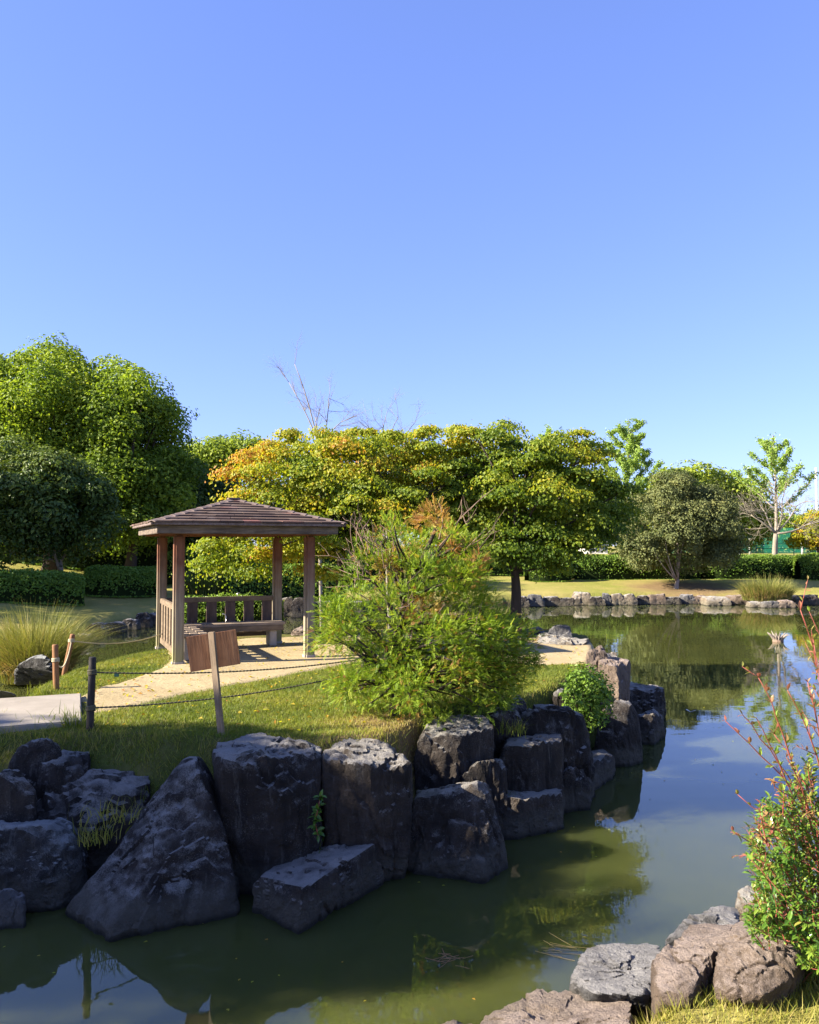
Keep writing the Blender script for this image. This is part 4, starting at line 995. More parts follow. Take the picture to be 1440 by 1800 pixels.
# bare trees
def bare(label, base, tops, trunk_r, seed, mat, depth=3, spread=0.5, tw=1.0, first=3, name='bare_tree', fork=None):
    rng = np.random.default_rng(seed); base = np.array(base, float)
    root = empty(name, base, label, 'tree', 'leafless trees')
    tb, br = MB(), MB()
    def grow(a, b, r, lev):
        q = curve(a, b, rng, 0.10, 6, 0.0)
        (tb if lev == 0 else br).tube(q, np.linspace(r, r * 0.45, 6), 7 if lev < 1 else 4)
        if lev >= depth: return
        L = np.linalg.norm(b - a)
        for k in range(5 if lev else 6):
            j = rng.integers(first if lev == 0 else 1, 6)
            d = unit(unit(b - a) + rng.normal(size=3) * spread)
            grow(q[j], q[j] + d * tw * 0.6 ** lev * rng.uniform(0.6, 1.2), r * 0.38, lev + 1)
    st = base
    if fork is not None:
        st = np.array(fork); q = curve(base - np.array([0, 0, .2]), st, rng, 0.06, 7)
        tb.tube(q, np.linspace(trunk_r * 1.25, trunk_r * 0.85, 7), 9); trunk_r *= 0.5
    for tpt in tops: grow(st, np.array(tpt), trunk_r, 0)
    tb.build('trunk', M[mat], root, origin=base, smooth=True)
    br.build('branches', M[mat], root, origin=base, smooth=True)['kind'] = 'stuff'
b_ = tbase(568, 30)
bare('bare leafless tree whose thin tall twigs stick up above the yellow maple', b_, [P(518, 640, 30), P(508, 672, 30.3), P(578, 700, 30), P(600, 742, 29.6), P(556, 730, 30.4), P(622, 770, 30)], 0.055, 95, 'twig_grey', 3, 0.5, 0.75, 2, fork=P(562, 790, 30))
b_ = tbase(690, 31)
bare('leafless branches poking above the middle of the maples', b_, [P(700, 735, 31), P(730, 742, 31), P(648, 752, 31), P(675, 745, 31)], 0.05, 96, 'twig_grey', 3, 0.6, 0.8, 2, fork=P(688, 800, 31))
b_ = tbase(1362, 52)
bare('pale-trunked leafless tree with grey-brown twigs before the net fence', b_, [P(1345, 900, 52), P(1400, 890, 52), P(1430, 915, 52), P(1375, 880, 52), P(1320, 905, 52)], 0.16, 97, 'twig_grey', 3, 0.7, 1.7, 2, fork=P(1364, 938, 52))

# hedges and mounded shrubs
def hedge(name, label, pts, width, h, mat, seed, nleaf=9000, lsize=0.11, zoff=0.0, group='clipped hedges', round_=0.35, cat='hedge'):
    rng = np.random.default_rng(seed)
    pts = np.array(pts, float)
    seg = np.linalg.norm(np.diff(pts, axis=0), axis=1); cum = np.concatenate([[0], np.cumsum(seg)]); L = cum[-1]
    def at(s): return np.stack([np.interp(s, cum, pts[:, 0]), np.interp(s, cum, pts[:, 1])], 1)
    base = at(np.array([L / 2]))[0]; bz = gz(*base) + zoff
    root = empty(name, (base[0], base[1], bz), label, cat, group)
    nrm2 = lambda s: (lambda d: np.stack([-d[:, 1], d[:, 0]], 1))(unit(at(np.minimum(s + .1, L)) - at(np.maximum(s - .1, 0))))
    # surface section: rounded rectangle
    def surf(s, th, sc):
        n = nrm2(s); c = at(s)
        ca, sa = np.cos(th), np.sin(th)
        pw = round_
        x = np.sign(ca) * np.abs(ca) ** pw * width / 2 * sc
        z = np.maximum(np.sign(sa) * np.abs(sa) ** pw, 0) * h * sc
        endf = np.minimum(np.minimum(s, L - s) / (width * 0.4), 1); endf = np.sqrt(np.clip(1 - (1 - endf) ** 2, 0.0, 1))
        x = x * (0.25 + 0.75 * endf); z = z * (0.8 + 0.2 * endf)
        g = terrain_z(c[:, 0], c[:, 1]) + zoff
        return np.stack([c[:, 0] + n[:, 0] * x, c[:, 1] + n[:, 1] * x, g + z], 1), np.stack([n[:, 0] * ca, n[:, 1] * ca, np.maximum(sa, 0) + .1], 1)
    mb = MB()
    s = rng.random(nleaf) * L; th = rng.uniform(-0.1, math.pi + 0.1, nleaf)
    p, n = surf(s, th, 1.0)
    wob = fbm(p * 1.4, 3, seed)
    p = p + unit(n) * (wob * 0.13 + rng.uniform(-0.16, 0.05, nleaf))[:, None]
    leaves(mb, rng, p, n + rng.normal(size=(nleaf, 3)) * 0.6, lsize, 0.6, 0.5 + 0.25 * wob + 0.2 * rng.normal(size=nleaf))
    mb.build('foliage', M[mat], root, origin=(base[0], base[1], bz))
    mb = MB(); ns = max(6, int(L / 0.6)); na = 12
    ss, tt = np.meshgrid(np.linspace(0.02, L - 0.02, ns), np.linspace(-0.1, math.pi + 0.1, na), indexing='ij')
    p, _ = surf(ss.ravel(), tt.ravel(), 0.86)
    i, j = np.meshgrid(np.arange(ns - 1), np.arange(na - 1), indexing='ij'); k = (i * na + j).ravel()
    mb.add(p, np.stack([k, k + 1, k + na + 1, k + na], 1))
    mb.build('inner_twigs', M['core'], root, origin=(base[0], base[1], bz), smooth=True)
    return root
xy = lambda px, d: ((px - 720) / F_PX * d, d)
hedge('hedge', 'long low dark hedge at the left edge behind the reed clump', [xy(-120, 30), xy(60, 31), xy(148, 32)], 1.6, 1.15, 'hedge', 101, 12000)
hedge('hedge', 'low dark hedge in shade left of the gazebo posts', [xy(150, 34.5), xy(215, 35), xy(285, 36)], 1.6, 1.2, 'hedge', 102, 9000)
hedge('hedge', 'shaded hedge running behind the gazebo', [xy(285, 42), xy(420, 43), xy(580, 44), xy(720, 46)], 2.0, 1.7, 'hedge', 103, 9000)
hedge('hedge', 'rounded clipped hedge between the right maple trunk and the far lawn', [xy(925, 47.5), xy(1000, 48)], 2.2, 1.45, 'hedge_bright', 104, 9000)
hedge('hedge', 'dark clipped hedge behind the trunk of the round tree', [xy(1005, 49), xy(1100, 49.5), xy(1226, 50)], 2.0, 1.4, 'hedge', 105, 9000)
hedge('hedge', 'clipped hedge right of the round tree below the net fence', [xy(1230, 50), xy(1320, 50), xy(1395, 50.5)], 2.0, 1.4, 'hedge', 106, 9000)
hedge('hedge', 'bright yellow-green clipped hedge at the right picture edge', [xy(1400, 48.5), xy(1500, 48.5)], 2.2, 1.5, 'hedge_bright', 107, 8000)
hedge('hedge', 'tall dark hedge filling the gap behind both maples', [xy(720, 52), xy(900, 53), xy(1120, 54)], 2.0, 1.3, 'hedge', 108, 8000, 0.14)
hedge('hedge', 'tall dark hedge in the shade behind the trunks of the big left trees', [xy(-60, 45), xy(150, 44.5), xy(350, 46)], 1.8, 2.3, 'hedge', 109, 9000, 0.15)
for nm, px, d, wd, hh, lab, sd in (('azalea_shrub', 400, 17.6, 1.3, 0.75, 'bright green leafy mound seen through the gazebo back slats', 111), ('azalea_shrub', 500, 35.5, 2.6, 1.6, 'pale green shrub across the water between the right gazebo posts', 112)):
    x, y = xy(px, d)
    hedge(nm, lab, [(x - wd * 0.9, y - .2), (x + wd * 0.9, y + .25)], 0.9 if d < 20 else 1.8, hh, 'hedge_bright', sd, 5000, 0.07 if d < 20 else 0.12, 1.05 - gz(x, y) if d < 20 else 0.0, None, 0.6, 'shrub')

# small broadleaf shrub on the island edge
def leafy_mound(name, label, c, r, n, size, mat, seed, tintc=0.45, stems=9):
    rng = np.random.default_rng(seed); c = np.array(c, float); r = np.array(r)
    base = c - np.array([0, 0, r[2]])
    root = empty(name, base, label, 'shrub')
    sb_ = MB()
    for k in range(stems):
        u = unit(rng.normal(size=3)); u[2] = abs(u[2])
        sb_.tube(curve(base, c + u * r * 0.85, rng, 0.1, 5), np.linspace(0.012, 0.004, 5), 5)
    sb_.build('stems', M['bark'], root, origin=base)
    mb = MB()
    u, sh = shell(rng, n, 0.35, 0.2)
    lump = 1 + 0.3 * vnoise(u * 2.5 + seed, seed)
    p = c + sh * r * lump[:, None]
    leaves(mb, rng, p, u * 0.6 + np.array([0, 0, .6]) + rng.normal(size=(n, 3)) * 0.4, size, 0.55, tintc + 0.18 * rng.normal(size=n))
    mb.build('foliage', M[mat], root, origin=base)
leafy_mound('small_shrub', 'small rounded deep green shrub growing among the dark rocks', P(1034, 1228, 10.4), (0.33, 0.33, 0.40), 1900, 0.062, 'hedge', 121, 0.55)

# ------------------------------------------------------------------ feathery yew bush
rng = np.random.default_rng(200)
yb = PZ(700, 1258, 1.05)
yew = empty('yew_bush', yb, 'large feathery green conifer bush with some browned twigs beside the path', 'bush')
ya = 9.2 / F_PX
def yp(px, py, d): return P(px, py, d)
tb = MB()
trunk = np.array([yb - [0, 0, .1], yp(694, 1200, yb[1]), yp(690, 1150, yb[1] + .02), yp(700, 1110, yb[1] + .05), yp(712, 1060, yb[1] + .1), yp(735, 1000, yb[1] + .1), yp(762, 940, yb[1] + .1), yp(772, 905, yb[1] + .1)])
tb.tube(trunk, [0.085, 0.07, 0.065, 0.06, 0.045, 0.032, 0.02, 0.008], 8)
clumps = []
outline = [(600, 1075, 40), (580, 1150, 38), (620, 1120, 50), (920, 1135, 34), (938, 1165, 22), (905, 1215, 32), (885, 1245, 24), (880, 1180, 44), (880, 1110, 40), (700, 945, 26), (790, 945, 28), (640, 1000, 34), (820, 1005, 40), (740, 970, 40), (740, 1200, 55), (820, 1175, 50), (700, 1160, 45), (590, 1115, 30), (905, 1190, 34), (840, 1240, 34), (770, 1255, 26), (700, 1255, 28), (800, 1040, 45), (860, 1160, 50), (640, 1190, 52), (610, 1220, 38), (690, 1215, 50), (740, 1240, 42), (660, 1245, 30), (800, 1220, 58), (860, 1200, 52), (900, 1150, 46), (915, 1110, 32), (930, 1170, 24), (860, 1120, 60), (800, 1150, 60),
           (740, 1170, 50), (700, 1060, 52), (640, 1060, 44), (760, 1050, 58), (830, 1060, 55), (852, 1075, 34), (822, 1015, 36), (790, 1000, 48), (730, 1000, 45), (670, 985, 36), (690, 940, 30), (660, 950, 24), (760, 940, 34), (810, 965, 36), (720, 1110, 50), (780, 1095, 52), (660, 1150, 45),
           (815, 985, 28), (575, 1085, 22), (600, 1190, 30), (880, 1230, 30)]
rng2 = np.random.default_rng(7)
for (px, py, r_) in outline:
    for k in range(4 if r_ > 34 else 2):
        ddep = rng2.uniform(-0.85, 0.75) * (1 - abs(px - 745) / 260)
        clumps.append((yp(px + rng2.normal() * r_ * 0.35, py + rng2.normal() * r_ * 0.3, yb[1] + 0.1 + ddep), r_ * ya * rng2.uniform(0.7, 1.05), py))
# one spray: a twig with two ranks of needles
nn = 5
tt = np.linspace(0.10, 0.95, nn)
sv, sf, base_i = [], [], 0
for k, t_ in enumerate(tt):
    for s_ in (-1, 1):
        L_ = 0.46 * (1 - 0.40 * t_) * (0.8 + 0.4 * ((k * 7 + s_) % 5) / 5)
        o_ = np.array([0, t_ + s_ * 0.04, -0.10 * t_ * t_])
        d_ = unit(np.array([s_ * 0.75, 0.65, 0.25]))
        w_ = np.array([0.0, 0.13, 0.0])
        sv += [o_ - w_ * .4, o_ + d_ * L_ * .6 - w_ * .8, o_ + d_ * L_, o_ + d_ * L_ * .5 + w_ * .8]
        sf.append([base_i, base_i + 1, base_i + 2, base_i + 3]); base_i += 4
SV, SF = np.array(sv), np.array(sf)
mb = MB()
for (c, r, py) in clumps:
    n = int(24 + 118 * r * r / 0.09)
    u = unit(rng.normal(size=(n, 3)) * np.array([1, 1, .75]) + np.array([0, 0, .25]))
    o_ = c + u * (r * rng.uniform(0.25, 1.05, n))[:, None] * np.array([1, 1, 0.8])
    outw = unit(c - (yb + np.array([0, 0, 0.9])))
    dirs = unit(u * 0.7 + outw * 0.4 + rng.normal(size=(n, 3)) * 0.45 + np.array([0, 0, 0.25]))
    upv = unit(np.array([0, 0, 1.0]) + rng.normal(size=(n, 3)) * 0.3)
    xa = unit(np.cross(dirs, upv)); za = np.cross(xa, dirs)
    L_ = rng.uniform(0.040, 0.085, n)
    V = o_[:, None] + L_[:, None, None] * (SV[None, :, 0:1] * xa[:, None] + SV[None, :, 1:2] * dirs[:, None] + SV[None, :, 2:3] * za[:, None])
    # browned tips cluster in the upper left and middle of the bush
    brown = 0.0
    zc = c[2]
    tbase_ = 0.51 + 0.14 * rng.normal(size=n) + 0.10 * rng.normal()
    pb = 0.04 + 0.12 * float(sstep(2.5, 3.1, zc)) + (0.3 if rng.random() < 0.10 else 0)
    tbase_ = np.where(rng.random(n) < pb, rng.uniform(0.8, 1.0, n), tbase_)
    mb.add(V.reshape(-1, 3), (SF[None] + (np.arange(n) * len(SV))[:, None, None]).reshape(-1, 4), np.clip(np.repeat(tbase_, len(SV)), 0, 1))
for (c, r, py) in clumps[::2]:
    j = np.argmin(np.linalg.norm(trunk - c, axis=1)); j = max(1, j - 1)
    tb.tube(curve(trunk[j], c, rng, 0.14, 6, 0.05), np.linspace(0.022, 0.006, 6), 5)
mb.build('foliage', M['yew'], yew, origin=yb)
tb.build('trunk', M['bark'], yew, origin=yb, smooth=True)
db = MB()                                # dead bare twigs
for k in range(64):
    px, py = (rng.uniform(610, 700), rng.uniform(950, 1040)) if k < 38 else ((rng.uniform(770, 850), rng.uniform(920, 970)) if k < 48 else (rng.uniform(690, 800), rng.uniform(1060, 1140)))
    a = yp(px, py, yb[1] + rng.uniform(-.5, .4)); outw = unit(a - (yb + np.array([0, 0, .8])))
    e = a + (outw + rng.normal(size=3) * .5) * rng.uniform(.1, .3)
    q = curve(a, e, rng, .15, 4); db.tube(q, np.linspace(.006, .0025, 4), 4, cap=False)
    for m_ in range(3):
        jj = rng.integers(1, 4); db.tube(curve(q[jj], q[jj] + (outw + rng.normal(size=3) * .8) * .09, rng, .1, 3), np.linspace(.003, .0015, 3), 3, cap=False)
db.tube(curve(yp(800, 985, yb[1]), yp(856, 928, yb[1] - .1), rng, .1, 6), np.linspace(.010, .003, 6), 4)
db.build('dead_twigs', M['twig'], yew, origin=yb)['kind'] = 'stuff'
rb = MB()                                # rusty dead needles at the top
for (px, py, r_) in ((762, 905, 22), (775, 925, 16), (740, 918, 12), (795, 965, 15), (700, 985, 20), (745, 1075, 26), (680, 1000, 18), (840, 985, 14)):
    n = int(r_ * 3); c = yp(px, py, yb[1] - .05 + rng.uniform(-.3, .1))
    u = unit(rng.normal(size=(n, 3))); o_ = c + u * (r_ * ya * rng.random(n) ** .5)[:, None]
    dirs = unit(u + np.array([0, 0, .4])); xa = unit(np.cross(dirs, rng.normal(size=(n, 3)))); za = np.cross(xa, dirs); L_ = rng.uniform(.05, .11, n)
    V = o_[:, None] + L_[:, None, None] * (SV[None, :, 0:1] * xa[:, None] + SV[None, :, 1:2] * dirs[:, None] + SV[None, :, 2:3] * za[:, None])
    rb.add(V.reshape(-1, 3), (SF[None] + (np.arange(n) * len(SV))[:, None, None]).reshape(-1, 4), np.repeat(rng.uniform(.86, 1, n), len(SV)))
o = rb.build('dead_needles', M['yew'], yew, origin=yb); o['label'] = 'rust-brown dead needles near the top'

# ------------------------------------------------------------------ red-stemmed shrub at the right
rng = np.random.default_rng(300)
sb_ = np.array([2.42, 4.75, gz(2.42, 4.75) - 0.02])
sh = empty('red_stemmed_shrub', sb_, 'leafy shrub with long red shoots at the right edge of the near bank', 'shrub')
LV = np.array([[0, 0, 0], [0.20, 0.33, 0.06], [0, 0.36, -0.01], [-0.20, 0.33, 0.06], [0.17, 0.66, 0.05], [0, 0.7, -0.02], [-0.17, 0.66, 0.05], [0, 1.0, -0.10]])
LQ = np.array([[0, 1, 2, 2], [0, 2, 3, 3]])
LT = np.array([[0, 1, 2], [0, 2, 3], [1, 4, 5], [1, 5, 2], [2, 5, 6], [2, 6, 3], [4, 7, 5], [5, 7, 6]])
def big_leaves(mb, o_, d, up, L_, t):
    n = len(o_); d = unit(d); xa = unit(np.cross(d, up)); za = np.cross(xa, d)
    V = o_[:, None] + L_[:, None, None] * (LV[None, :, 0:1] * xa[:, None] + LV[None, :, 1:2] * d[:, None] + LV[None, :, 2:3] * za[:, None])
    mb.add(V.reshape(-1, 3), (LT[None] + (np.arange(n) * 8)[:, None, None]).reshape(-1, 3), np.clip(np.repeat(t, 8), 0, 1))
lm, stm = MB(), MB()
shoots = [((1408, 1070), 4.35), ((1305, 1255), 4.4), ((1275, 1268), 4.5), ((1335, 1190), 4.5), ((1330, 1262), 4.3), ((1385, 1212), 4.4), ((1420, 1200), 4.6), ((1440, 1180), 4.3), ((1455, 1150), 4.6), ((1475, 1120), 4.5), ((1385, 1330), 4.2), ((1440, 1260), 4.2), ((1290, 1462), 4.5), ((1300, 1400), 4.6), ((1360, 1290), 4.7), ((1430, 1120), 4.8), ((1360, 1380), 4.3)]
for (tp_, d_) in shoots:
    tip = P(tp_[0], tp_[1], d_)
    st_ = sb_ + np.array([rng.uniform(-.12, .2), rng.uniform(-.15, .15), rng.uniform(0.2, 0.55)])
    t_ = np.linspace(0, 1, 16)[:, None]
    mid_ = (st_ + tip) / 2 + np.array([0.10, 0, 0.10])
    q = (1 - t_) ** 2 * st_ + 2 * t_ * (1 - t_) * mid_ + t_ ** 2 * tip + rng.normal(size=(16, 3)) * 0.004
    stm.tube(q, np.linspace(0.0075, 0.0022, 16), 6)
    for k in range(2, 16):
        nl = 2
        for s_ in (-1, 1):
            ax_ = unit(q[min(k + 1, 15)] - q[k - 1])
            side = unit(np.cross(ax_, rng.normal(size=3)))
            top_ = k / 15
            big_leaves(lm, q[k][None], (ax_ * (0.6 + 0.6 * top_) + side * s_)[None], np.array([[0, 0, 1.0]]) + rng.normal(size=(1, 3)) * .2, np.array([rng.uniform(.038, .070) * (1.2 - .4 * top_)]), np.array([0.30 + 0.60 * top_ ** 1.5 + rng.normal() * 0.12]))
        if k > 5 and rng.random() < 0.35:
            e = q[k] + (unit(q[k] - q[k - 1]) + rng.normal(size=3) * .5) * rng.uniform(.05, .14)
            stm.tube(np.stack([q[k], (q[k] + e) / 2, e]), [.003, .002, .0012], 4)
            m_ = 5; o_ = q[k] + (e - q[k]) * np.linspace(.3, 1, m_)[:, None]
            big_leaves(lm, o_, (e - q[k]) * 4 + rng.normal(size=(m_, 3)) * .6, np.array([0, 0, 1.0]) + rng.normal(size=(m_, 3)) * .3, rng.uniform(.025, .045, m_), rng.uniform(.65, 1, m_))
# leafy body of the shrub, built from twigs with leaf pairs
for k in range(520):
    px = rng.uniform(1315, 1560); lo = 1700 if px > 1400 else 1640
    py = lo - (lo - (1325 + max(0, (1430 - px)) * 0.95)) * rng.random() ** 1.25
    c = P(px, py, rng.uniform(4.25, 5.1))
    if c[2] < sb_[2] + .05: c[2] = sb_[2] + rng.uniform(.05, .3)
    d_ = unit(c - (sb_ + np.array([0, 0, .15])) + rng.normal(size=3) * .25 + np.array([0, 0, .15]))
    Lt = rng.uniform(.12, .24); a_ = c - d_ * Lt
    stm.tube(curve(a_, c, rng, .1, 4), np.linspace(.0035, .0015, 4), 4, cap=False)
    m_ = 9
    tt_ = np.linspace(.05, 1, m_); o_ = a_ + (c - a_) * tt_[:, None]
    for s_ in (-1, 1):
        side = unit(np.cross(np.broadcast_to(d_, (m_, 3)), rng.normal(size=(m_, 3))))
        tb0 = 0.40 + 0.15 * rng.normal() + (0.35 if rng.random() < 0.06 + 0.40 * float(sstep(1520, 1380, py)) else 0)
        big_leaves(lm, o_, d_ * .7 + side * s_, np.array([0, 0, 1.0]) + rng.normal(size=(m_, 3)) * .3, rng.uniform(.03, .056, m_), tb0 + .1 * rng.normal(size=m_))
for k in range(14):
    e = sb_ + np.array([rng.uniform(-.35, .35), rng.uniform(-.25, .25), rng.uniform(.4, .75)])
    stm.tube(curve(sb_ + rng.normal(size=3) * np.array([.05, .05, 0]), e, rng, .08, 5), np.linspace(.012, .006, 5), 5)
stm.build('stems', M['red_stem'], sh, origin=sb_, smooth=True)
lm.build('leaves', M['shrub'], sh, origin=sb_)

# ------------------------------------------------------------------ reeds and grasses
def blades(mb, rng, base, h, wdt, lean, t, seg=4, droop=0.4):
    n = len(base)
    az = rng.uniform(0, 2 * math.pi, n)
    ld = np.stack([np.cos(az), np.sin(az), np.zeros(n)], 1) if np.ndim(lean) < 2 else unit(lean)
    lm_ = np.broadcast_to(rng.uniform(0.1, 1, n) if np.ndim(lean) == 2 else lean * rng.uniform(.2, 1, n), (n,))
    side = np.cross(ld, [0, 0, 1.0]); ra = rng.uniform(0, math.pi, n)[:, None]
    side = unit(side * np.cos(ra) + ld * np.sin(ra))
    V = []
    for k in range(seg + 1):
        f = k / seg
        c = base + ld * (lm_ * h * f ** 1.7)[:, None] + np.array([0, 0, 1.0]) * (h * (f - droop * lm_ * f ** 2.5))[:, None]
        ww = (wdt * (1 - f) ** 0.7 + 0.0004)
        V += [c - side * ww[:, None] / 2, c + side * ww[:, None] / 2]
    V = np.stack(V, 1)
    F_ = np.array([[2 * k, 2 * k + 1, 2 * k + 3, 2 * k + 2] for k in range(seg)])
    m = 2 * (seg + 1)
    mb.add(V.reshape(-1, 3), (F_[None] + (np.arange(n) * m)[:, None, None]).reshape(-1, 4), np.clip(np.repeat(t, m), 0, 1))
def reed_clump(label, c, rx, ry, h, n, seed, dry=0.2, width=0.012, zbase=None, tint=0.5, lean=0.5):
    rng = np.random.default_rng(seed); c = np.array(c, float)
    root = empty('reed_clump', c, label, 'reeds', 'reed clumps')
    a = rng.uniform(0, 2 * math.pi, n); r = np.sqrt(rng.random(n))
    b = c + np.stack([np.cos(a) * r * rx, np.sin(a) * r * ry, np.zeros(n)], 1)
    out = np.stack([np.cos(a) * rx, np.sin(a) * ry, np.zeros(n)], 1) + rng.normal(size=(n, 3)) * np.array([.5, .5, 0]) * rx
    mb = MB()
    hh = h * rng.uniform(.6, 1.1, n) * (1 - .25 * r)
    blades(mb, rng, b, hh, np.full(n, width), out, tint + .15 * rng.normal(size=n), 5, 0.35)
    mb.build('blades', M['reed'], root, origin=c)
    k = int(n * dry); mb = MB()
    a = rng.uniform(0, 2 * math.pi, k); b = c + np.stack([np.cos(a) * rx, np.sin(a) * ry, np.zeros(k)], 1) * .9
    blades(mb, rng, b, h * rng.uniform(.3, .7, k), np.full(k, width), np.stack([np.cos(a), np.sin(a), 0 * a], 1) + rng.normal(size=(k, 3)) * np.array([.4, .4, 0]), rng.uniform(.75, 1, k), 5, 0.8)
    mb.build('dry_blades', M['reed'], root, origin=c)
cr = PZ(66, 1192, 0.1)
reed_clump('big yellow-green reed clump at the left edge of the pond', (cr[0] - .05, cr[1], 0.05), 0.68, 0.6, 1.9, 3000, 401, 0.35, 0.014, tint=0.5)
cr = PZ(1358, 1062, 0.1)
reed_clump('tall pale reed clump on the far right shore', (cr[0], cr[1] + .6, 0.25), 1.15, 0.7, 1.5, 1800, 402, 0.25, 0.024, tint=0.45)
cr = P(1300, 1060, 41)
for lab, px, d, rx, h, sd, ti in (('dark green reed clump across the water behind the gazebo back rail', 365, 36, 1.0, 1.7, 403, 0.05), ('shaded green reeds left of the yellow maple trunk, across the channel', 440, 36, 1.3, 1.5, 404, 0.1), ('thin pale reeds between the right gazebo posts across the channel', 512, 36, 0.5, 1.5, 405, 0.5)):
    x, y = xy(px, d)
    reed_clump(lab, (x, y, gz(x, y)), rx, 0.6, h, 900, sd, 0.05, 0.022, tint=ti)

rng = np.random.default_rng(500)
def path_s(x, y):
    gx, gy, s = PATH_S
    i = np.clip(((x - gx[0]) / 0.07).astype(int), 0, len(gx) - 1); j = np.clip(((y - gy[0]) / 0.07).astype(int), 0, len(gy) - 1)
    return s[j, i]
def turf(mb, xs, ys, zs, h, tint, wd=0.006):
    n = len(xs); az = rng.uniform(0, 2 * math.pi, n)
    b = np.stack([xs, ys, zs], 1)
    side = np.stack([np.cos(az), np.sin(az), 0 * az], 1) * (wd / 2)
    tip = b + np.stack([rng.normal(size=n) * .5 * h, rng.normal(size=n) * .5 * h, h], 1)
    V = np.stack([b - side, b + side, tip], 1)
    mb.add(V.reshape(-1, 3), np.arange(n * 3).reshape(n, 3), np.clip(np.repeat(tint, 3), 0, 1))
mb = MB()
N_ = 330000
xs, ys = rng.uniform(-5.4, 3.6, N_), rng.uniform(6.9, 15.0, N_)
keep = rng.random(N_) < np.clip((11.5 / ys) ** 2.2, 0, 1)
xs, ys = xs[keep], ys[keep]
si = -sdf(ISLAND, xs, ys)
ps = np.where((xs > -5.1) & (xs < 4.3) & (ys > 8.4), path_s(xs, ys), 1.0)
pn = fbm(np.stack([xs * 1.3, ys * 1.3, 0 * xs], 1), 3, 77)
fine = fbm(np.stack([xs * 6, ys * 6, 0 * xs], 1), 2, 78)
bare_d = np.hypot(xs - PZ(700, 1270, 1.05)[0], ys - PZ(700, 1270, 1.05)[1])
ok = ((si > -0.1) | ((si > -.5) & (xs < -2.3) & (rng.random(len(xs)) < .6))) & (ps > -0.05 + 0.12 * fine) & ((ps > 0.1) | (rng.random(len(xs)) < .5)) & (rng.random(len(xs)) < sstep(0.2, 0.8, bare_d + .3 * pn) + .4)
rx_, ry_ = xs - br.location[0], ys - br.location[1]
ok &= ~((np.abs(rx_ * math.cos(ang) + ry_ * math.sin(ang)) < 2.33) & (np.abs(-rx_ * math.sin(ang) + ry_ * math.cos(ang)) < 0.9))
xs, ys, pn, fine = xs[ok], ys[ok], pn[ok] + 1.6 * sstep(1.0, 0.3, bare_d[ok]), fine[ok]
turf(mb, xs, ys, island_z(xs, ys), rng.uniform(.018, .046, len(xs)), 0.42 + .30 * pn + .2 * fine + .13 * rng.normal(size=len(xs)), 0.0075)
N_ = 60000
xs, ys = rng.uniform(-4.6, 3.4, N_), rng.uniform(7.0, 13.0, N_)
si = -sdf(ISLAND, xs, ys)
ok = (np.abs(si - .05) < .13) & (fbm(np.stack([xs * 3, ys * 3, 0 * xs], 1), 2, 90) > -.15) & (ys < 12.5)
xs, ys = xs[ok], ys[ok]
turf(mb, xs, ys, island_z(xs, ys), rng.uniform(.06, .15, len(xs)), rng.uniform(.25, 1.0, len(xs)), 0.008)
stuff(mb.build('island_grass', M['blade']), 'short turf covering the island around the sandy path', 'grass')
mb = MB()
N_ = 60000
xs, ys = rng.uniform(-0.5, 4.6, N_), rng.uniform(2.6, 6.6, N_)
s_ = sdf(POND, xs, ys)
ok = (s_ > 0.12)
xs, ys = xs[ok], ys[ok]
nb = fbm(np.stack([xs * 2, ys * 2, 0 * xs], 1), 3, 79)
turf(mb, xs, ys, terrain_z(xs, ys) - .005, rng.uniform(.03, .10, len(xs)), 0.80 + .30 * nb + .16 * rng.normal(size=len(xs)), 0.006)
stuff(mb.build('near_bank_grass', M['blade']), 'dry yellowish grass on the near bank at the lower right', 'grass')

def tuft(label, c, n, h, seed, tint=0.35, r=0.08, wd=0.008):
    rng = np.random.default_rng(seed); c = np.array(c, float)
    mb = MB(); b = c + rng.normal(size=(n, 3)) * np.array([r, r, 0])
    blades(mb, rng, b, h * rng.uniform(.5, 1.1, n), np.full(n, wd), rng.normal(size=(n, 3)) * np.array([1, 1, 0]), tint + .12 * rng.normal(size=n), 4, 0.5)
    tag(mb.build('grass_tuft', M['blade'], origin=c), label, 'grass', 'grass tufts among the rocks')
isl = lambda x, y: float(island_z(np.array([x]), np.array([y]))[0])
def gp(px, py, d, dz=0.0):
    q = P(px, py, d); q[2] = max(isl(q[0], q[1]), 0.02) + dz if dz < 5 else q[2]; return q
tuft('tall green grass tuft between the leaning slab and the tall speckled block', gp(372, 1345, 7.45), 90, .34, 601, 0.25)
tuft('green grass tuft hanging from the crack above the low flat-topped slab', P(545, 1482, 7.3), 110, .16, 602, 0.22, .09)
tuft('dry grass tuft at the foot of the broad low rock', P(200, 1440, 7.1), 60, .2, 603, 0.75, .12)
tuft('dry grass beside the sloping dark rock near the left edge', P(50, 1400, 7.75), 60, .22, 604, 0.75, .1)
tuft('grass tuft between the round black bridge-side rock and the lawn', gp(130, 1330, 8.5), 80, .2, 605, 0.4, .06)
tuft('dry grass left of the leaning slab above the water', P(170, 1480, 7.0), 60, .22, 606, 0.72, .1)
tuft('wispy grass on the dark boulders at the right edge of the bush', P(900, 1290, 9.0), 50, .22, 607, 0.5, .08)
tuft('small green tuft on the low flat block at the waterline', P(880, 1400, 8.5), 60, .1, 608, 0.2, .06)
tuft('tall thin grass by the lower left end of the bridge', gp(110, 1290, 8.6), 70, .22, 609, 0.35, .18)
tuft('green grass fringe along the top of the broad low rock', gp(230, 1362, 7.75), 140, .2, 610, 0.35, .1)
tuft('grass tuft on the lawn by the upright brown stake', PZ(75, 1220, 1.05), 110, .17, 611, 0.45, .08)
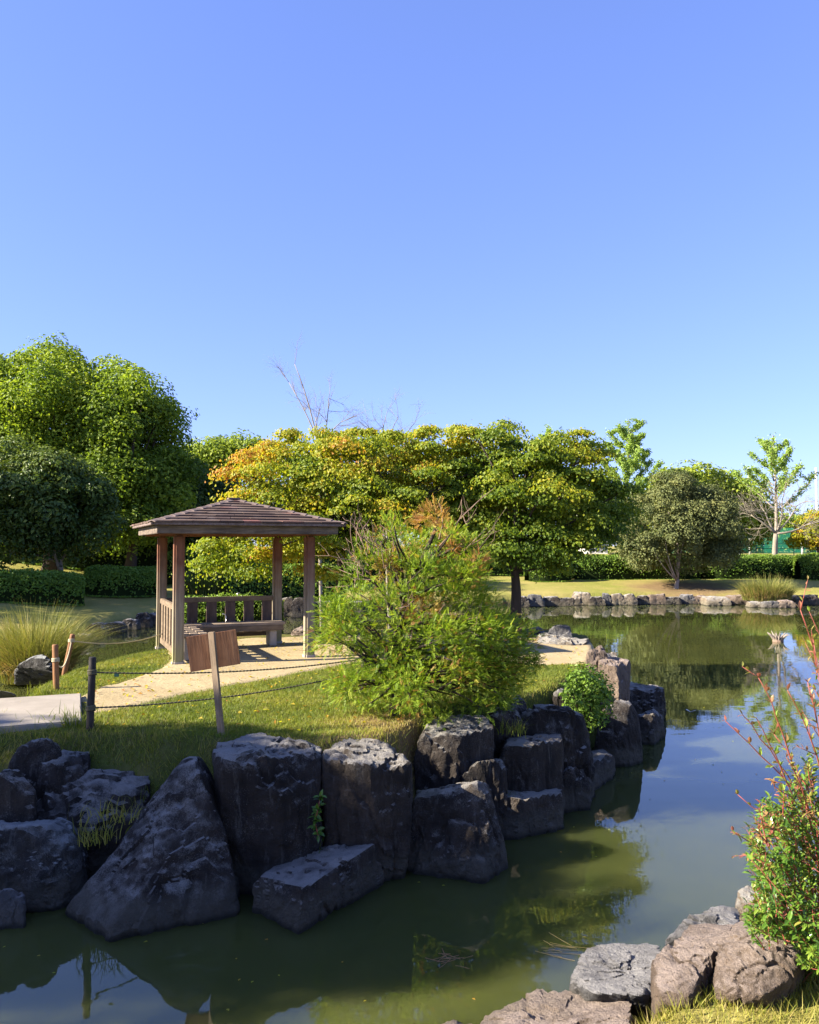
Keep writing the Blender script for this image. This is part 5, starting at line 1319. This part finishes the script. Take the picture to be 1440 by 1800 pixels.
# leafy weed in the rock crevice
rng = np.random.default_rng(620)
wb = P(560, 1470, 7.08)
wd_ = empty('weed', wb, 'leafy green weed climbing the crack between the two tall dark blocks', 'plant')
sm, lm = MB(), MB()
q = np.array([wb, P(553, 1445, 7.05), P(560, 1420, 7.02), P(563, 1398, 7.0)])
sm.tube(q, [.006, .005, .004, .003], 5); sm.build('stem', M['red_stem'], wd_, origin=wb)
n = 46
tt_ = rng.random(n); o_ = np.stack([np.interp(tt_, [0, .33, .66, 1], q[:, k]) for k in range(3)], 1)
big_leaves(lm, o_, rng.normal(size=(n, 3)) + np.array([0, -.5, .2]), np.array([0, -0.5, 1.0]) + rng.normal(size=(n, 3)) * .3, rng.uniform(.05, .09, n), .2 + .12 * rng.normal(size=n))
lm.build('leaves', M['shrub'], wd_, origin=wb)

# ------------------------------------------------------------------ things in the water
rng = np.random.default_rng(700)
c = PZ(1368, 1128, 0)
root = empty('tree_stump', c, 'pale splintered stump standing in the pond at the right', 'stump')
mb = MB(); mb.tube([c + [0, 0, -.3], c + [0, 0, .02], c + [0, 0, .14]], [.17, .16, .15], 10); mb.build('stump_body', M['twig'], root, origin=c)
for k in range(14):
    a = k / 14 * 2 * math.pi; d_ = np.array([math.cos(a), math.sin(a), 0])
    mb = MB(); mb.tube([c + d_ * .12 + [0, 0, .05], c + d_ * .2 + [0, 0, .17], c + d_ * rng.uniform(.26, .34) + [0, 0, rng.uniform(.22, .34)]], [.028, .024, .006], 5)
    mb.build('splinter', M['bark_pale'], root, origin=c)
def floating(label, c, n, L, seed, ang, spread, r=.004, mat='reed', t=.85):
    rng = np.random.default_rng(seed); mb = MB()
    for k in range(n):
        a = ang + rng.normal() * spread; d_ = np.array([math.cos(a), math.sin(a), 0]) * L * rng.uniform(.4, 1)
        o_ = c + rng.normal(size=3) * np.array([.07, .05, 0]) + np.array([0, 0, .004])
        mb.tube(curve(o_ - d_ / 2, o_ + d_ / 2, rng, .08, 5) * np.array([1, 1, 0]) + np.array([0, 0, .004]), r, 4, t=t)
    tag(mb.build('floating_stalks', M[mat], origin=c), label, 'debris', 'floating debris')
floating('bundle of pale dead reed stalks floating beside the near bank rocks', PZ(980, 1668, 0), 11, .30, 701, -0.5, .55, .0018)
floating('tangle of brown twigs floating in mid channel', PZ(790, 1688, 0), 14, .2, 702, .4, .9, .002, 'reed', 1.0)
mb = MB(); c = PZ(1215, 1248, 0.006)
leaves(mb, np.random.default_rng(1), c[None], np.array([[0, 0, 1.0]]), .3, .5, .9, fold=.02)
tag(mb.build('floating_leaf', M['white_wall'], origin=c), 'pale scrap floating on the water right of the island', 'debris')

rng = np.random.default_rng(720)
mb = MB(); n = 900
xs, ys = rng.uniform(-4.6, 3.2, n), rng.uniform(7.9, 16.5, n)
ok = -sdf(ISLAND, xs, ys) > .25
xs, ys = xs[ok], ys[ok]
leaves(mb, rng, np.stack([xs, ys, island_z(xs, ys) + .03], 1), rng.normal(size=(len(xs), 3)) * .3 + np.array([0, 0, 1.0]), .05, .7, rng.uniform(.55, 1.0, len(xs)))
stuff(mb.build('fallen_leaves', M['maple']), 'small fallen leaves scattered over the lawn and sandy path', 'leaves')
mb = MB(); n = 260
xs, ys = rng.uniform(-3.5, 6.5, n), 4.6 + 14 * rng.random(n) ** 1.6
ok = (sdf(POND, xs, ys) < -.1) & (sdf(ISLAND, xs, ys) > .5)
xs, ys = xs[ok], ys[ok]
leaves(mb, rng, np.stack([xs, ys, np.full(len(xs), .006)], 1), rng.normal(size=(len(xs), 3)) * .05 + np.array([0, 0, 1.0]), .03, .6, rng.uniform(.5, 1.0, len(xs)), fold=.03)
stuff(mb.build('floating_specks', M['maple']), 'tiny leaves and specks drifting on the pond surface', 'leaves')

# ------------------------------------------------------------------ fence, poles, buildings behind
def gp_far(px, d): x, y = xy(px, d); return np.array([x, y, gz(x, y)])
c = gp_far(1380, 72)
nf = empty('net_fence', c, 'tall green sports net fence on pale poles at the right behind the bare tree', 'fence')
for px in (1300, 1318, 1410, 1437, 1500):
    b = gp_far(px, 72); tz = P(px, 822 if px in (1318, 1437) else 935, 72)[2]
    mb = MB(); mb.tube([b - [0, 0, .3], [b[0], b[1], tz]], .10, 8); mb.build('pole', M['steel'], nf, origin=b, smooth=True)
a, b = gp_far(1180, 72.2), gp_far(1560, 72.2); z0 = a[2] + .05; z1 = P(1380, 928, 72.2)[2]
mb = MB(); mb.add([[a[0], a[1], z0], [b[0], b[1], z0], [b[0], b[1], z1], [a[0], a[1], z1]], [[0, 1, 2, 3]]); mb.build('net', M['net'], nf, origin=a)
c = gp_far(1360, 66)
rf = empty('railing', c, 'low dark railing in front of the green net fence', 'fence')
for k, px in enumerate(range(1230, 1520, 33)):
    b = gp_far(px, 66); mb = MB(); mb.tube([b, b + [0, 0, .95]], .035, 6); mb.build('rail_post', M['green_steel'], rf, origin=b)
a, b = gp_far(1230, 66), gp_far(1494, 66)
for dz in (.93, .55, .2):
    mb = MB(); mb.tube([a + [0, 0, dz], b + [0, 0, dz]], .025, 6); mb.build('rail_bar', M['green_steel'], rf, origin=a)
def building(label, px0, px1, d, ytop, nwin):
    a, b = gp_far(px0, d), gp_far(px1, d); h = P(px0, ytop, d)[2] - a[2]; c = (a + b) / 2
    root = empty('building', c, label, 'building', 'buildings behind the park')
    W_ = b[0] - a[0]
    mb = MB(); mb.box((0, 0, h / 2), (W_, 6, h)); o = mb.build('wall', M['white_wall']); o.parent = root; o.location = (0, 3, 0)
    mb = MB(); mb.box((0, 0, 0), (W_ + .5, 6.5, .25)); o = mb.build('roof', M['steel']); o.parent = root; o.location = (0, 3, h + .126)
    for k in range(nwin):
        mb = MB(); mb.box((0, 0, 0), (W_ / nwin * .5, .08, 1.1)); o = mb.build('window', M['glass']); o.parent = root; o.location = ((k + .5) / nwin * W_ - W_ / 2, -.03, h * .6)
building('low white building glimpsed between the maple and the round tree', 1030, 1068, 78, 948, 3)
building('pale low building glimpsed through trunks under the big left trees', 170, 235, 70, 952, 4)
# far trees closing the view
for k, (px, yt, d) in enumerate(((-60, 850, 85), (330, 905, 80), (560, 880, 85), (800, 890, 85), (1010, 880, 88), (1150, 890, 90), (1290, 905, 95), (1400, 915, 95), (1520, 880, 90))):
    labs = ['far left picture edge', 'gap left of the gazebo roof', 'gap above the gazebo roof', 'gap between the maples', 'gap right of the right maple', 'gap left of the round tree', 'gap right of the round tree', 'view behind the net fence', 'right picture edge']
    r_ = (965 - yt) / 2
    tree('distant_tree', f'distant hazy green tree closing the {labs[k]}', tbase(px, d), [ell(px, yt + r_, d, 75, r_), ell(px + 30, yt + r_ * 1.2, d, 60, r_ * .8)], 34, 1.7, 110, 0.5, 'camphor', 800 + k, 0.25, 'bark', .8, 1.0, 'far trees behind the park', lambda p, rng: .4 + .2 * rng.normal(size=len(p)), limbs=6)

# ------------------------------------------------------------------ trees beyond the left edge whose shade falls across the picture
def shade_tree(label, x, y, zc, rx, ry, rz, seed, n, cr):
    b = np.array([x, y, gz(x, y)])
    e = [((x, y, zc), np.array([rx, ry, rz])), ((x + .5, y - .3, zc + rz * .2), np.array([rx * .7, ry * .7, rz * .7]))]
    tree('shade_tree', label, b, e, n, cr, 230, 0.25, 'camphor', seed, .28, 'bark', .8, cr * .6, 'trees beyond the left edge', limbs=14)
shade_tree('tree standing just beyond the left edge, shading the island rocks', -16, 3.7, 7.3, 2.2, 1.55, 1.9, 901, 58, 0.72)
shade_tree('tall tree beyond the left edge, shading the left hedge', -30, 23, 8.0, 4.0, 3.5, 3.6, 902, 60, 1.4)
shade_tree('tall tree beyond the left edge, shading the lawn left of the gazebo', -27, 29, 8.0, 4.0, 3.5, 3.6, 903, 60, 1.4)
